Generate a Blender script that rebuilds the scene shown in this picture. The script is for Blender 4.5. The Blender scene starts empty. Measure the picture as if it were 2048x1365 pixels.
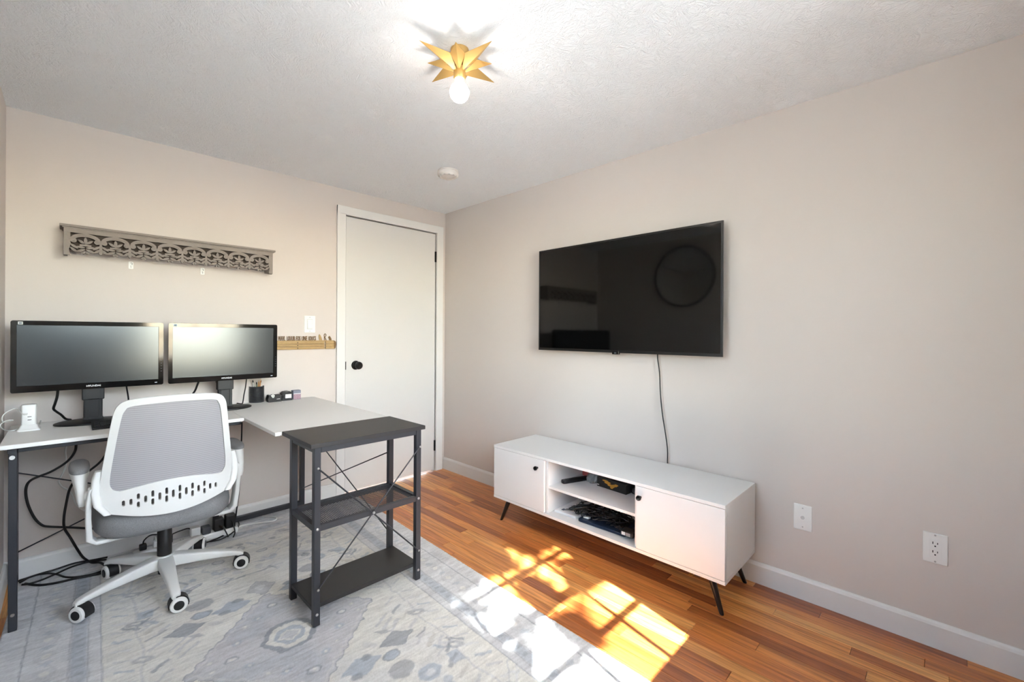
import bpy, bmesh, math, random
import numpy as np
from mathutils import Vector, Matrix

scene = bpy.context.scene
col = scene.collection
R = math.radians
PI = math.pi

# ------------------------------------------------------------------ camera (solved from the photograph's vanishing points)
IMW, IMH = 2048.0, 1365.0
FPX, CX, HY = 876.7, 1024.0, 668.1
ROLL = 0.00576
YAW = R(45.40)
CAM = Vector((-2.3421, -3.1474, 1.1915))
H = 2.25                      # ceiling height
XL, YR = -2.549, -3.45        # left wall, rear wall (right wall x=0, back wall y=0)

cam_data = bpy.data.cameras.new('camera')
cam = bpy.data.objects.new('camera', cam_data)
col.objects.link(cam)
cam.location = CAM
fw = Vector((math.sin(YAW), math.cos(YAW), 0)); rt = Vector((math.cos(YAW), -math.sin(YAW), 0)); up = Vector((0, 0, 1))
cr, sr = math.cos(ROLL), math.sin(ROLL)
cxv = rt * cr + up * sr       # picture's right in the world
cyv = up * cr - rt * sr
m = Matrix.Identity(4)
for i in range(3):
    m[i][0] = cxv[i]; m[i][1] = cyv[i]; m[i][2] = -fw[i]; m[i][3] = CAM[i]
cam.matrix_world = m
cam_data.sensor_fit = 'HORIZONTAL'
cam_data.sensor_width = 36.0
cam_data.lens = 36.0 * FPX / IMW
cam_data.shift_x = 0.0
cam_data.shift_y = -(IMH / 2 - HY) / IMW
cam_data.clip_start = 0.02
scene.camera = cam

# ------------------------------------------------------------------ sky, sun, exposure
SUN_EL = R(40.0)
hd = Vector((0.2307, 0.9730))
SUN_DIR = Vector((hd.x * math.cos(SUN_EL), hd.y * math.cos(SUN_EL), -math.sin(SUN_EL)))
SKY_STRENGTH = 2.9
SUN_STRENGTH = 68.0
BULB_STRENGTH = 30.0
EXPOSURE = 0.42

world = bpy.data.worlds.new('sky'); scene.world = world
world.use_nodes = True
nt = world.node_tree; nt.nodes.clear()
wo = nt.nodes.new('ShaderNodeOutputWorld'); bg = nt.nodes.new('ShaderNodeBackground'); sk = nt.nodes.new('ShaderNodeTexSky')
sk.sky_type = 'NISHITA'; sk.sun_disc = False
sk.sun_elevation = SUN_EL
sk.sun_rotation = math.atan2(-SUN_DIR.x, -SUN_DIR.y)
sk.air_density = 1.0; sk.dust_density = 1.2; sk.ozone_density = 1.0
hs = nt.nodes.new('ShaderNodeHueSaturation'); hs.inputs['Saturation'].default_value = 0.75      # thin white haze: the sky is pale all round
bg.inputs['Strength'].default_value = SKY_STRENGTH
nt.links.new(sk.outputs[0], hs.inputs['Color']); nt.links.new(hs.outputs[0], bg.inputs['Color']); nt.links.new(bg.outputs[0], wo.inputs['Surface'])

sd = bpy.data.lights.new('sun', 'SUN'); sd.energy = SUN_STRENGTH; sd.angle = R(0.53); sd.color = (1.0, 0.985, 0.965)
so = bpy.data.objects.new('sun', sd); col.objects.link(so)
so.rotation_mode = 'QUATERNION'; so.rotation_quaternion = SUN_DIR.to_track_quat('-Z', 'Y')
so.location = (-2, -8, 6)

vs = scene.view_settings
scene.display_settings.display_device = 'sRGB'
vs.view_transform = 'Standard'; vs.look = 'None'; vs.gamma = 1.0; vs.use_curve_mapping = False
vs.exposure = EXPOSURE

# ------------------------------------------------------------------ photo pixel -> point on a known plane
def ray(x, y):
    dx, dy = x - CX, y - HY
    a, b = dx * cr + dy * sr, -dx * sr + dy * cr
    return fw + rt * (a / FPX) - up * (b / FPX)
def onz(x, y, z=0.0):
    r = ray(x, y); return CAM + r * ((z - CAM.z) / r.z)
def onx(x, y, X=0.0):
    r = ray(x, y); return CAM + r * ((X - CAM.x) / r.x)
def ony(x, y, Y=0.0):
    r = ray(x, y); return CAM + r * ((Y - CAM.y) / r.y)

# ------------------------------------------------------------------ materials
def lin(c):
    return tuple(((v / 255.0) / 12.92 if v / 255.0 <= 0.04045 else ((v / 255.0 + 0.055) / 1.055) ** 2.4) for v in c) + (1.0,)
MATS = {}
def mat(name, rgb, rough=0.5, metal=0.0, bump=None, spec=0.5, coat=0.0, mottle=None):
    if name in MATS: return MATS[name]
    mt = bpy.data.materials.new(name); mt.use_nodes = True
    n = mt.node_tree; b = n.nodes['Principled BSDF']
    b.inputs['Base Color'].default_value = lin(rgb); b.inputs['Roughness'].default_value = rough; b.inputs['Metallic'].default_value = metal
    b.inputs['Specular IOR Level'].default_value = spec
    b.inputs['Coat Weight'].default_value = coat
    tc = None
    if bump or mottle:
        tc = n.nodes.new('ShaderNodeTexCoord')
    if mottle:      # (scale, amount): gentle colour variation of the stuff itself
        ns = n.nodes.new('ShaderNodeTexNoise'); ns.inputs['Scale'].default_value = mottle[0]; ns.inputs['Detail'].default_value = 3
        mx = n.nodes.new('ShaderNodeMix'); mx.data_type = 'RGBA'
        c = lin(rgb); k = mottle[1]
        mx.inputs[6].default_value = tuple(v * (1 - k) for v in c[:3]) + (1,); mx.inputs[7].default_value = tuple(min(1, v * (1 + k)) for v in c[:3]) + (1,)
        n.links.new(tc.outputs['Object'], ns.inputs['Vector']); n.links.new(ns.outputs['Fac'], mx.inputs[0]); n.links.new(mx.outputs[2], b.inputs['Base Color'])
    if bump:        # (scale, strength, distance)
        nz = n.nodes.new('ShaderNodeTexNoise'); nz.inputs['Scale'].default_value = bump[0]; nz.inputs['Detail'].default_value = 4
        bp = n.nodes.new('ShaderNodeBump'); bp.inputs['Strength'].default_value = bump[1]; bp.inputs['Distance'].default_value = bump[2]
        n.links.new(tc.outputs['Object'], nz.inputs['Vector']); n.links.new(nz.outputs['Fac'], bp.inputs['Height']); n.links.new(bp.outputs['Normal'], b.inputs['Normal'])
    MATS[name] = mt
    return mt

M_WALL = mat('greige_wall_paint', (216, 207, 200), 0.5, bump=(180, 0.08, 0.002), spec=0.3)
M_TRIM = mat('white_trim_paint', (230, 229, 226), 0.35)
M_DOOR = mat('white_door_paint', (218, 217, 214), 0.4)
M_LAM = mat('white_laminate', (228, 228, 227), 0.35)
M_DESKW = mat('white_desk_board', (244, 243, 240), 0.4)
M_BLKMET = mat('black_powder_coat', (42, 44, 50), 0.45, bump=(500, 0.1, 0.001))
M_BLKBRD = mat('black_wood_board', (38, 37, 38), 0.5, bump=(300, 0.1, 0.001))
M_BLKPL = mat('black_plastic', (15, 15, 17), 0.45)
M_BLKGL = mat('glossy_black_plastic', (10, 10, 12), 0.08)
M_BLKCORD = mat('black_cord_rubber', (14, 14, 15), 0.45)
M_WHCORD = mat('white_cord_rubber', (226, 226, 222), 0.45)
M_WHPL = mat('white_plastic', (238, 238, 235), 0.3)
M_CHAIRW = mat('white_chair_nylon', (228, 228, 225), 0.38)
M_FABRIC = mat('grey_seat_fabric', (132, 132, 134), 0.95, bump=(700, 0.6, 0.002), mottle=(380, 0.45))
M_GOLD = mat('brushed_gold', (204, 168, 104), 0.42, metal=0.7)
M_HARD = mat('dark_bronze_hardware', (24, 23, 22), 0.4, metal=0.6)
M_STEEL = mat('nickel_steel', (190, 190, 190), 0.3, metal=1.0)
M_SCREEN = mat('matte_monitor_panel', (20, 23, 27), 0.2, spec=1.0)
MATS['matte_monitor_panel'].node_tree.nodes['Principled BSDF'].inputs['Specular Tint'].default_value = (0.84, 0.93, 1.0, 1)
M_TV = mat('tv_panel_glass', (5, 5, 5), 0.05, spec=0.45)
M_LEGWOOD = mat('black_stained_wood_leg', (24, 20, 19), 0.35)
M_SHELFW = mat('weathered_grey_wood', (146, 137, 130), 0.75, bump=(90, 0.3, 0.002), mottle=(30, 0.12))
M_HANGER = mat('tan_bamboo_wood', (178, 148, 100), 0.6, mottle=(40, 0.14))
M_HANGDK = mat('brown_engraved_wood', (122, 92, 52), 0.65)
M_SMOKE = mat('off_white_detector_plastic', (232, 226, 219), 0.45)
M_NAVY = mat('navy_laptop_lid', (30, 44, 66), 0.4)
M_DKSLOT = mat('dark_slot', (12, 12, 12), 0.8)
M_SCREENWHITE = mat('white_print', (235, 235, 235), 0.5)

def ceiling_material():
    mt = bpy.data.materials.new('textured_ceiling_paint'); mt.use_nodes = True
    n = mt.node_tree; b = n.nodes['Principled BSDF']
    b.inputs['Base Color'].default_value = lin((247, 250, 253)); b.inputs['Roughness'].default_value = 0.8
    b.inputs['Specular IOR Level'].default_value = 0.2
    tc = n.nodes.new('ShaderNodeTexCoord')
    mp = n.nodes.new('ShaderNodeMapping'); mp.inputs['Scale'].default_value = (1.0, 1.0, 1.0)
    ns = n.nodes.new('ShaderNodeTexNoise'); ns.inputs['Scale'].default_value = 6; ns.inputs['Detail'].default_value = 2
    vm = n.nodes.new('ShaderNodeVectorMath'); vm.operation = 'MULTIPLY_ADD'
    vm.inputs[1].default_value = (0.25, 0.25, 0.25)
    n1 = n.nodes.new('ShaderNodeTexNoise'); n1.inputs['Scale'].default_value = 70; n1.inputs['Detail'].default_value = 5; n1.inputs['Distortion'].default_value = 1.4
    bp = n.nodes.new('ShaderNodeBump'); bp.inputs['Strength'].default_value = 0.7; bp.inputs['Distance'].default_value = 0.010
    L = n.links
    L.new(tc.outputs['Object'], mp.inputs['Vector']); L.new(mp.outputs[0], ns.inputs['Vector'])
    L.new(ns.outputs['Color'], vm.inputs[0]); L.new(mp.outputs[0], vm.inputs[2])
    L.new(vm.outputs[0], n1.inputs['Vector']); L.new(n1.outputs['Fac'], bp.inputs['Height']); L.new(bp.outputs['Normal'], b.inputs['Normal'])
    return mt
M_CEIL = ceiling_material()

def plank_material():
    mt = bpy.data.materials.new('oak_plank'); mt.use_nodes = True
    n = mt.node_tree; b = n.nodes['Principled BSDF']; L = n.links
    b.inputs['Roughness'].default_value = 0.3
    b.inputs['Coat Weight'].default_value = 0.25; b.inputs['Coat Roughness'].default_value = 0.15
    oi = n.nodes.new('ShaderNodeObjectInfo'); tc = n.nodes.new('ShaderNodeTexCoord')
    cr_ = n.nodes.new('ShaderNodeValToRGB')
    e = cr_.color_ramp.elements
    e[0].position = 0.0; e[0].color = lin((158, 88, 44)); e[1].position = 1.0; e[1].color = lin((236, 176, 108))
    for p, c in ((0.18, (184, 110, 56)), (0.4, (218, 146, 78)), (0.6, (202, 122, 64)), (0.82, (226, 158, 88))):
        k = e.new(p); k.color = lin(c)
    L.new(oi.outputs['Random'], cr_.inputs['Fac'])
    off = n.nodes.new('ShaderNodeVectorMath'); off.operation = 'SCALE'; off.inputs[0].default_value = (37.0, 91.0, 53.0)
    L.new(oi.outputs['Random'], off.inputs['Scale'])
    ad = n.nodes.new('ShaderNodeVectorMath'); ad.operation = 'ADD'
    L.new(tc.outputs['Object'], ad.inputs[0]); L.new(off.outputs[0], ad.inputs[1])
    mp = n.nodes.new('ShaderNodeMapping'); mp.inputs['Scale'].default_value = (60.0, 2.2, 20.0)
    L.new(ad.outputs[0], mp.inputs['Vector'])
    g = n.nodes.new('ShaderNodeTexNoise'); g.inputs['Scale'].default_value = 1.6; g.inputs['Detail'].default_value = 6; g.inputs['Distortion'].default_value = 0.8
    L.new(mp.outputs[0], g.inputs['Vector'])
    gr = n.nodes.new('ShaderNodeValToRGB'); gr.color_ramp.elements[0].position = 0.32; gr.color_ramp.elements[0].color = (0.56, 0.50, 0.44, 1); gr.color_ramp.elements[1].position = 0.62; gr.color_ramp.elements[1].color = (1.08, 1.05, 1.0, 1)
    L.new(g.outputs['Fac'], gr.inputs['Fac'])
    mx = n.nodes.new('ShaderNodeMix'); mx.data_type = 'RGBA'; mx.blend_type = 'MULTIPLY'; mx.inputs[0].default_value = 1.0
    L.new(cr_.outputs['Color'], mx.inputs[6]); L.new(gr.outputs['Color'], mx.inputs[7]); L.new(mx.outputs[2], b.inputs['Base Color'])
    bp = n.nodes.new('ShaderNodeBump'); bp.inputs['Strength'].default_value = 0.12; bp.inputs['Distance'].default_value = 0.001
    L.new(g.outputs['Fac'], bp.inputs['Height']); L.new(bp.outputs['Normal'], b.inputs['Normal'])
    return mt
M_PLANK = plank_material()

def glass_material(name, tint=(1, 1, 1)):
    mt = bpy.data.materials.new(name); mt.use_nodes = True
    n = mt.node_tree; n.nodes.clear()
    o = n.nodes.new('ShaderNodeOutputMaterial'); t = n.nodes.new('ShaderNodeBsdfTransparent'); g = n.nodes.new('ShaderNodeBsdfGlossy')
    mx = n.nodes.new('ShaderNodeMixShader'); fr = n.nodes.new('ShaderNodeFresnel'); fr.inputs['IOR'].default_value = 1.45
    t.inputs['Color'].default_value = tint + (1,); g.inputs['Roughness'].default_value = 0.02
    n.links.new(fr.outputs[0], mx.inputs[0]); n.links.new(t.outputs[0], mx.inputs[1]); n.links.new(g.outputs[0], mx.inputs[2]); n.links.new(mx.outputs[0], o.inputs['Surface'])
    return mt
M_GLASS = glass_material('window_glass', (0.95, 0.97, 0.96))
M_BAG = mat('clear_plastic_film', (190, 194, 196), 0.15); MATS['clear_plastic_film'].node_tree.nodes['Principled BSDF'].inputs['Alpha'].default_value = 0.45

def mesh_back_material():
    mt = bpy.data.materials.new('grey_mesh_fabric'); mt.use_nodes = True
    n = mt.node_tree; b = n.nodes['Principled BSDF']; L = n.links
    b.inputs['Base Color'].default_value = lin((180, 177, 180)); b.inputs['Roughness'].default_value = 0.8
    tc = n.nodes.new('ShaderNodeTexCoord'); sp = n.nodes.new('ShaderNodeSeparateXYZ'); L.new(tc.outputs['Object'], sp.inputs[0])
    ml = n.nodes.new('ShaderNodeMath'); ml.operation = 'MULTIPLY'; ml.inputs[1].default_value = 2 * PI / 0.0085; L.new(sp.outputs['Z'], ml.inputs[0])
    sn = n.nodes.new('ShaderNodeMath'); sn.operation = 'SINE'; L.new(ml.outputs[0], sn.inputs[0])
    mr = n.nodes.new('ShaderNodeMapRange'); mr.inputs['From Min'].default_value = 0.2; mr.inputs['From Max'].default_value = 0.9
    mr.inputs['To Min'].default_value = 0.68; mr.inputs['To Max'].default_value = 0.9
    L.new(sn.outputs[0], mr.inputs['Value']); L.new(mr.outputs[0], b.inputs['Alpha'])
    return mt
M_MESH = mesh_back_material()

def expanded_metal_material():
    return M_BLKMET

def emission(name, rgb, strength):
    mt = bpy.data.materials.new(name); mt.use_nodes = True
    n = mt.node_tree; n.nodes.clear()
    o = n.nodes.new('ShaderNodeOutputMaterial'); e = n.nodes.new('ShaderNodeEmission')
    e.inputs['Color'].default_value = lin(rgb); e.inputs['Strength'].default_value = strength
    n.links.new(e.outputs[0], o.inputs['Surface'])
    return mt

# ------------------------------------------------------------------ mesh helpers
class MB:
    def __init__(self): self.bm = bmesh.new()
    def _tf(self, verts, mtx):
        bmesh.ops.transform(self.bm, matrix=mtx, verts=verts)
    def box(self, lo, hi, bevel=0.0, seg=2, mtx=None):
        lo = Vector(lo); hi = Vector(hi)
        lo, hi = Vector([min(a, b) for a, b in zip(lo, hi)]), Vector([max(a, b) for a, b in zip(lo, hi)])
        r = bmesh.ops.create_cube(self.bm, size=1.0); vs_ = r['verts']
        s = hi - lo; c = (hi + lo) / 2
        for v in vs_: v.co = Vector((v.co.x * s.x + c.x, v.co.y * s.y + c.y, v.co.z * s.z + c.z))
        if bevel > 0:
            es = list({e for v in vs_ for e in v.link_edges})
            rb = bmesh.ops.bevel(self.bm, geom=es, offset=min(bevel, 0.45 * min(s)), segments=seg, affect='EDGES', profile=0.5)
            vs_ = list({v for f in rb['faces'] for v in f.verts} | {v for v in vs_ if v.is_valid})
        if mtx is not None: self._tf(vs_, mtx)
        return vs_
    def bar(self, p0, p1, w, h, upv=(0, 0, 1), bevel=0.0):
        """rectangular bar from p0 to p1, w across, h along upv"""
        p0 = Vector(p0); p1 = Vector(p1); d = p1 - p0; L = d.length; z = d.normalized()
        u = Vector(upv); y = (u - z * u.dot(z)).normalized(); x = y.cross(z)
        mtx = Matrix(((x.x, y.x, z.x, p0.x), (x.y, y.y, z.y, p0.y), (x.z, y.z, z.z, p0.z), (0, 0, 0, 1)))
        return self.box((-w / 2, -h / 2, 0), (w / 2, h / 2, L), bevel, 2, mtx)
    def cyl(self, p0, p1, r0, r1=None, seg=24, cap=True):
        r1 = r0 if r1 is None else r1
        p0 = Vector(p0); p1 = Vector(p1); z = (p1 - p0).normalized()
        x = z.orthogonal().normalized(); y = z.cross(x)
        a = []; b = []
        for i in range(seg):
            t = 2 * PI * i / seg; d = x * math.cos(t) + y * math.sin(t)
            a.append(self.bm.verts.new(p0 + d * r0)); b.append(self.bm.verts.new(p1 + d * r1))
        for i in range(seg):
            j = (i + 1) % seg; self.bm.faces.new((a[i], a[j], b[j], b[i]))
        if cap: self.bm.faces.new(a[::-1]); self.bm.faces.new(b)
        return a + b
    def tube(self, pts, r, seg=8, smooth=4):
        pts = [Vector(p) for p in pts]
        if smooth > 1: pts = catmull(pts, smooth)
        n = len(pts); rings = []
        t0 = (pts[1] - pts[0]).normalized(); nrm = t0.orthogonal().normalized()
        for i, p in enumerate(pts):
            t = (pts[min(i + 1, n - 1)] - pts[max(i - 1, 0)]).normalized()
            nrm = (nrm - t * nrm.dot(t))
            nrm = nrm.normalized() if nrm.length > 1e-6 else t.orthogonal().normalized()
            bn = t.cross(nrm)
            rr = r[i] if isinstance(r, (list, tuple)) else r
            rings.append([self.bm.verts.new(p + (nrm * math.cos(2 * PI * k / seg) + bn * math.sin(2 * PI * k / seg)) * rr) for k in range(seg)])
        for a, b in zip(rings, rings[1:]):
            for k in range(seg):
                self.bm.faces.new((a[k], a[(k + 1) % seg], b[(k + 1) % seg], b[k]))
        self.bm.faces.new(rings[0][::-1]); self.bm.faces.new(rings[-1])
    def loft(self, rings, cap=True):
        vr = [[self.bm.verts.new(p) for p in r] for r in rings]
        for a, b in zip(vr, vr[1:]):
            k = len(a)
            for i in range(k):
                self.bm.faces.new((a[i], a[(i + 1) % k], b[(i + 1) % k], b[i]))
        if cap: self.bm.faces.new(vr[0][::-1]); self.bm.faces.new(vr[-1])
        return [v for r in vr for v in r]
    def lathe(self, prof, centre, axis=(0, 0, 1), seg=32):
        z = Vector(axis).normalized(); x = z.orthogonal().normalized(); y = z.cross(x); c = Vector(centre)
        rings = []
        for (r, h) in prof:
            rings.append([c + z * h + (x * math.cos(2 * PI * i / seg) + y * math.sin(2 * PI * i / seg)) * max(r, 1e-5) for i in range(seg)])
        return self.loft(rings)
    def prism(self, loop, frame, d0, d1):
        """loop of (a,b); frame = (origin, A, B, N): extruded from d0 to d1 along N"""
        o, A, B, N = [Vector(v) for v in frame]
        a = [self.bm.verts.new(o + A * p[0] + B * p[1] + N * d0) for p in loop]
        b = [self.bm.verts.new(o + A * p[0] + B * p[1] + N * d1) for p in loop]
        k = len(loop)
        for i in range(k): self.bm.faces.new((a[i], a[(i + 1) % k], b[(i + 1) % k], b[i]))
        self.bm.faces.new(a[::-1]); self.bm.faces.new(b)
    def build(self, name, material, parent=None, world=True, smooth=None, recalc=True):
        bm = self.bm
        if recalc: bmesh.ops.recalc_face_normals(bm, faces=bm.faces)
        me = bpy.data.meshes.new(name); bm.to_mesh(me); bm.free()
        return link(name, me, material, parent, world, smooth)

def link(name, me, material, parent=None, world=True, smooth=None):
    o = bpy.data.objects.new(name, me); col.objects.link(o)
    if material is not None: me.materials.append(material)
    if smooth is not None:
        me.polygons.foreach_set('use_smooth', [True] * len(me.polygons))
        me.set_sharp_from_angle(angle=R(smooth))
    if parent is not None:
        o.parent = parent
        if world:
            off = Vector((0, 0, 0)); p = parent
            while p is not None: off += p.location; p = p.parent
            me.transform(Matrix.Translation(-off))
    return o

def catmull(pts, n):
    out = []
    P = [pts[0] * 2 - pts[1]] + pts + [pts[-1] * 2 - pts[-2]]
    for i in range(1, len(P) - 2):
        for k in range(n):
            t = k / n
            out.append(0.5 * ((2 * P[i]) + (P[i + 1] - P[i - 1]) * t + (2 * P[i - 1] - 5 * P[i] + 4 * P[i + 1] - P[i + 2]) * t * t + (3 * P[i] - P[i - 1] - 3 * P[i + 1] + P[i + 2]) * t ** 3))
    out.append(pts[-1]); return out

def thing(name, label, cat, loc=(0, 0, 0), rz=0.0, group=None):
    o = bpy.data.objects.new(name, None); col.objects.link(o)
    o.empty_display_size = 0.05
    o.location = loc; o.rotation_euler = (0, 0, rz); o['label'] = label; o['category'] = cat
    if group: o['group'] = group
    return o
def tag(o, label, cat, group=None):
    o['label'] = label; o['category'] = cat
    if group: o['group'] = group
    return o
def struct(o, label=None):
    o['kind'] = 'structure'
    if label: o['label'] = label
    return o
def rrect(x0, y0, x1, y1, r, n=6):
    pts = []
    for (cx, cy, a0) in ((x1 - r, y0 + r, -90), (x1 - r, y1 - r, 0), (x0 + r, y1 - r, 90), (x0 + r, y0 + r, 180)):
        for i in range(n + 1):
            t = R(a0 + 90 * i / n); pts.append((cx + r * math.cos(t), cy + r * math.sin(t)))
    return pts
def plate(outer, holes, t, cuts_a=(), cuts_b=()):
    """flat plate with holes in the (a,b) plane, thickness t along +c, as a bmesh"""
    bm = bmesh.new(); edges = []
    for lp in [outer] + list(holes):
        vs_ = [bm.verts.new((p[0], p[1], 0)) for p in lp]
        for i in range(len(vs_)): edges.append(bm.edges.new((vs_[i], vs_[(i + 1) % len(vs_)])))
    bmesh.ops.triangle_fill(bm, use_beauty=True, use_dissolve=False, edges=edges, normal=(0, 0, 1))
    for c in cuts_a:
        bmesh.ops.bisect_plane(bm, geom=bm.verts[:] + bm.edges[:] + bm.faces[:], plane_co=(c, 0, 0), plane_no=(1, 0, 0), dist=1e-6)
    for c in cuts_b:
        bmesh.ops.bisect_plane(bm, geom=bm.verts[:] + bm.edges[:] + bm.faces[:], plane_co=(0, c, 0), plane_no=(0, 1, 0), dist=1e-6)
    r = bmesh.ops.extrude_face_region(bm, geom=bm.faces[:])
    bmesh.ops.translate(bm, vec=(0, 0, t), verts=[g for g in r['geom'] if isinstance(g, bmesh.types.BMVert)])
    bmesh.ops.recalc_face_normals(bm, faces=bm.faces)
    return bm
def text_mesh(txt, size, depth, squeeze=1.0, bold=0.0):
    cu = bpy.data.curves.new('lettering', 'FONT'); cu.body = txt; cu.size = size; cu.extrude = depth; cu.offset = bold
    cu.align_x = 'CENTER'; cu.resolution_u = 3
    o = bpy.data.objects.new('lettering', cu); col.objects.link(o)
    bpy.context.view_layer.update()
    me = bpy.data.meshes.new_from_object(o.evaluated_get(bpy.context.evaluated_depsgraph_get()))
    bpy.data.objects.remove(o); bpy.data.curves.remove(cu)
    me.transform(Matrix.Diagonal((squeeze, 1, 1, 1)))
    return me

# ================================================================== THE ROOM
rng = random.Random(7)
b = MB(); b.box((XL - 0.14, YR - 0.14, -0.08), (0.14, 0.14, -0.016))
floor = struct(b.build('floor', mat('subfloor_timber', (120, 84, 52), 0.8)), 'strip oak floor of narrow orange-brown planks')
PW = 0.0572; row = 0; x1 = 0.0
while x1 > XL:
    x0 = max(x1 - PW, XL); y = 0.0
    first = True
    while y > YR:
        ln = rng.uniform(0.45, 1.15)
        if first: ln *= rng.uniform(0.3, 1.0); first = False
        y2 = max(y - ln, YR)
        if y2 - YR < 0.2: y2 = YR
        w, l = (x1 - x0) - 0.0010, (y - y2) - 0.0010
        b = MB(); vv = b.box((-w / 2, -l / 2, -0.016), (w / 2, l / 2, 0.0))
        top = [e for e in b.bm.edges if all(v.co.z > -0.001 for v in e.verts)]
        bmesh.ops.bevel(b.bm, geom=top, offset=0.0009, segments=1, affect='EDGES')
        o = b.build('plank', M_PLANK, floor, world=False)
        o.location = ((x0 + x1) / 2, (y + y2) / 2, 0)
        y = y2
    x1 -= PW; row += 1

b = MB(); b.box((XL - 0.14, YR - 0.14, H), (0.14, 0.14, H + 0.12))
struct(b.build('ceiling', M_CEIL), 'white ceiling with swirled stipple texture')

DX0, DX1, DZ = -0.905, -0.100, 2.056      # door opening
b = MB()
b.box((XL - 0.14, 0, 0), (DX0, 0.12, H)); b.box((DX1, 0, 0), (0.0, 0.12, H)); b.box((DX0, 0, DZ), (DX1, 0.12, H))
struct(b.build('wall_back', M_WALL), 'greige wall with the white door and carved shelf')
b = MB(); b.box((0, YR - 0.14, 0), (0.14, 0.12, H))
struct(b.build('wall_right', M_WALL), 'greige wall behind the television')
VY0, VY1 = -2.62, -2.00                          # opening of an assumed left-wall window, added for side light
b = MB(); b.box((XL - 0.14, YR - 0.14, 0), (XL, VY0, H)); b.box((XL - 0.14, VY1, 0), (XL, 0, H))
b.box((XL - 0.14, VY0, 0), (XL, VY1, 0.86)); b.box((XL - 0.14, VY0, 2.06), (XL, VY1, H))
struct(b.build('wall_left', M_WALL), 'greige wall at the left of the desk')
WX0, WX1, WZ0, WZ1 = -1.76, -0.84, 0.86, 2.06   # window opening in the rear wall
b = MB()
UX0, UX1 = -2.48, -1.86                           # opening of the window added behind the camera for fill light
b.box((XL, YR - 0.14, 0), (UX0, YR, H)); b.box((UX1, YR - 0.14, 0), (WX0, YR, H)); b.box((WX1, YR - 0.14, 0), (0, YR, H))
b.box((UX0, YR - 0.14, 0), (UX1, YR, 1.42)); b.box((UX0, YR - 0.14, 2.12), (UX1, YR, H))
b.box((WX0, YR - 0.14, 0), (WX1, YR, WZ0)); b.box((WX0, YR - 0.14, WZ1), (WX1, YR, H))
struct(b.build('wall_rear', M_WALL), 'greige wall with the divided-light window')

# ---- baseboards (profile: flat board with a small rounded cap)
BB = [(0, 0), (0.014, 0), (0.014, 0.085), (0.011, 0.094), (0.006, 0.1), (0, 0.1)]
def baseboard(name, p0, p1, n, label):
    p0 = Vector(p0); p1 = Vector(p1); d = (p1 - p0); mb = MB()
    mb.prism(BB, (p0, Vector(n), Vector((0, 0, 1)), d.normalized()), 0, d.length)
    return struct(mb.build(name, M_TRIM), label)
baseboard('baseboard_right', (0, YR, 0), (0, -0.0, 0), (-1, 0, 0), 'white baseboard along the television wall')
baseboard('baseboard_back', (XL, 0, 0), (-0.972, 0, 0), (0, -1, 0), 'white baseboard under the desk')
baseboard('baseboard_left', (XL, YR, 0), (XL, -0.014, 0), (1, 0, 0), 'white baseboard on the left wall')
baseboard('baseboard_rear', (XL + 0.014, YR, 0), (-0.014, YR, 0), (0, 1, 0), 'white baseboard below the window')

# ---- door
door = thing('door_1', 'plain white flush door with black round knob', 'door', ((DX0 + DX1) / 2, 0, 0))
del door['category']; door['kind'] = 'structure'
b = MB(); b.box((DX0 + 0.004, 0.0, 0.012), (DX1 - 0.003, 0.035, DZ - 0.004), 0.002); slab = b.build('door_slab', M_DOOR, door)
b = MB()
b.box((-0.972, -0.018, 0), (DX0 - 0.004, 0.0, 2.122), 0.003)
b.box((DX1 + 0.004, -0.018, 0), (-0.030, 0.0, 2.122), 0.003)
b.box((-0.972, -0.0185, DZ + 0.004), (-0.030, 0.0, 2.1222), 0.003)
b.box((DX0 - 0.004, 0.0, 0), (DX0, 0.10, DZ)); b.box((DX1, 0.0, 0), (DX1 + 0.004, 0.10, DZ)); b.box((DX0, 0.0, DZ), (DX1, 0.1, DZ + 0.004))
b.build('door_casing', M_TRIM, door)
b = MB(); kx, kz = -0.822, 0.949
b.lathe([(0.0, 0), (0.033, 0), (0.034, 0.004), (0.031, 0.009), (0.014, 0.012), (0.012, 0.03), (0.018, 0.036), (0.027, 0.042), (0.029, 0.052), (0.027, 0.062), (0.02, 0.067), (0.012, 0.066), (0.0, 0.064)], (kx, 0.0, kz), (0, -1, 0))
b.build('door_knob', M_HARD, door, smooth=40)
b = MB(); b.box((DX0 + 0.003, -0.0015, kz - 0.03), (DX0 + 0.009, 0.02, kz + 0.03)); b.build('latch_plate', M_HARD, door)
for hz in (1.855, 0.22):
    b = MB(); b.cyl((DX1 - 0.002, -0.006, hz - 0.045), (DX1 - 0.002, -0.006, hz + 0.045), 0.006, seg=10)
    b.box((DX1 - 0.010, -0.003, hz - 0.045), (DX1 + 0.006, 0.0, hz + 0.045))
    b.build('hinge', M_HARD, door, smooth=40)

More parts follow.
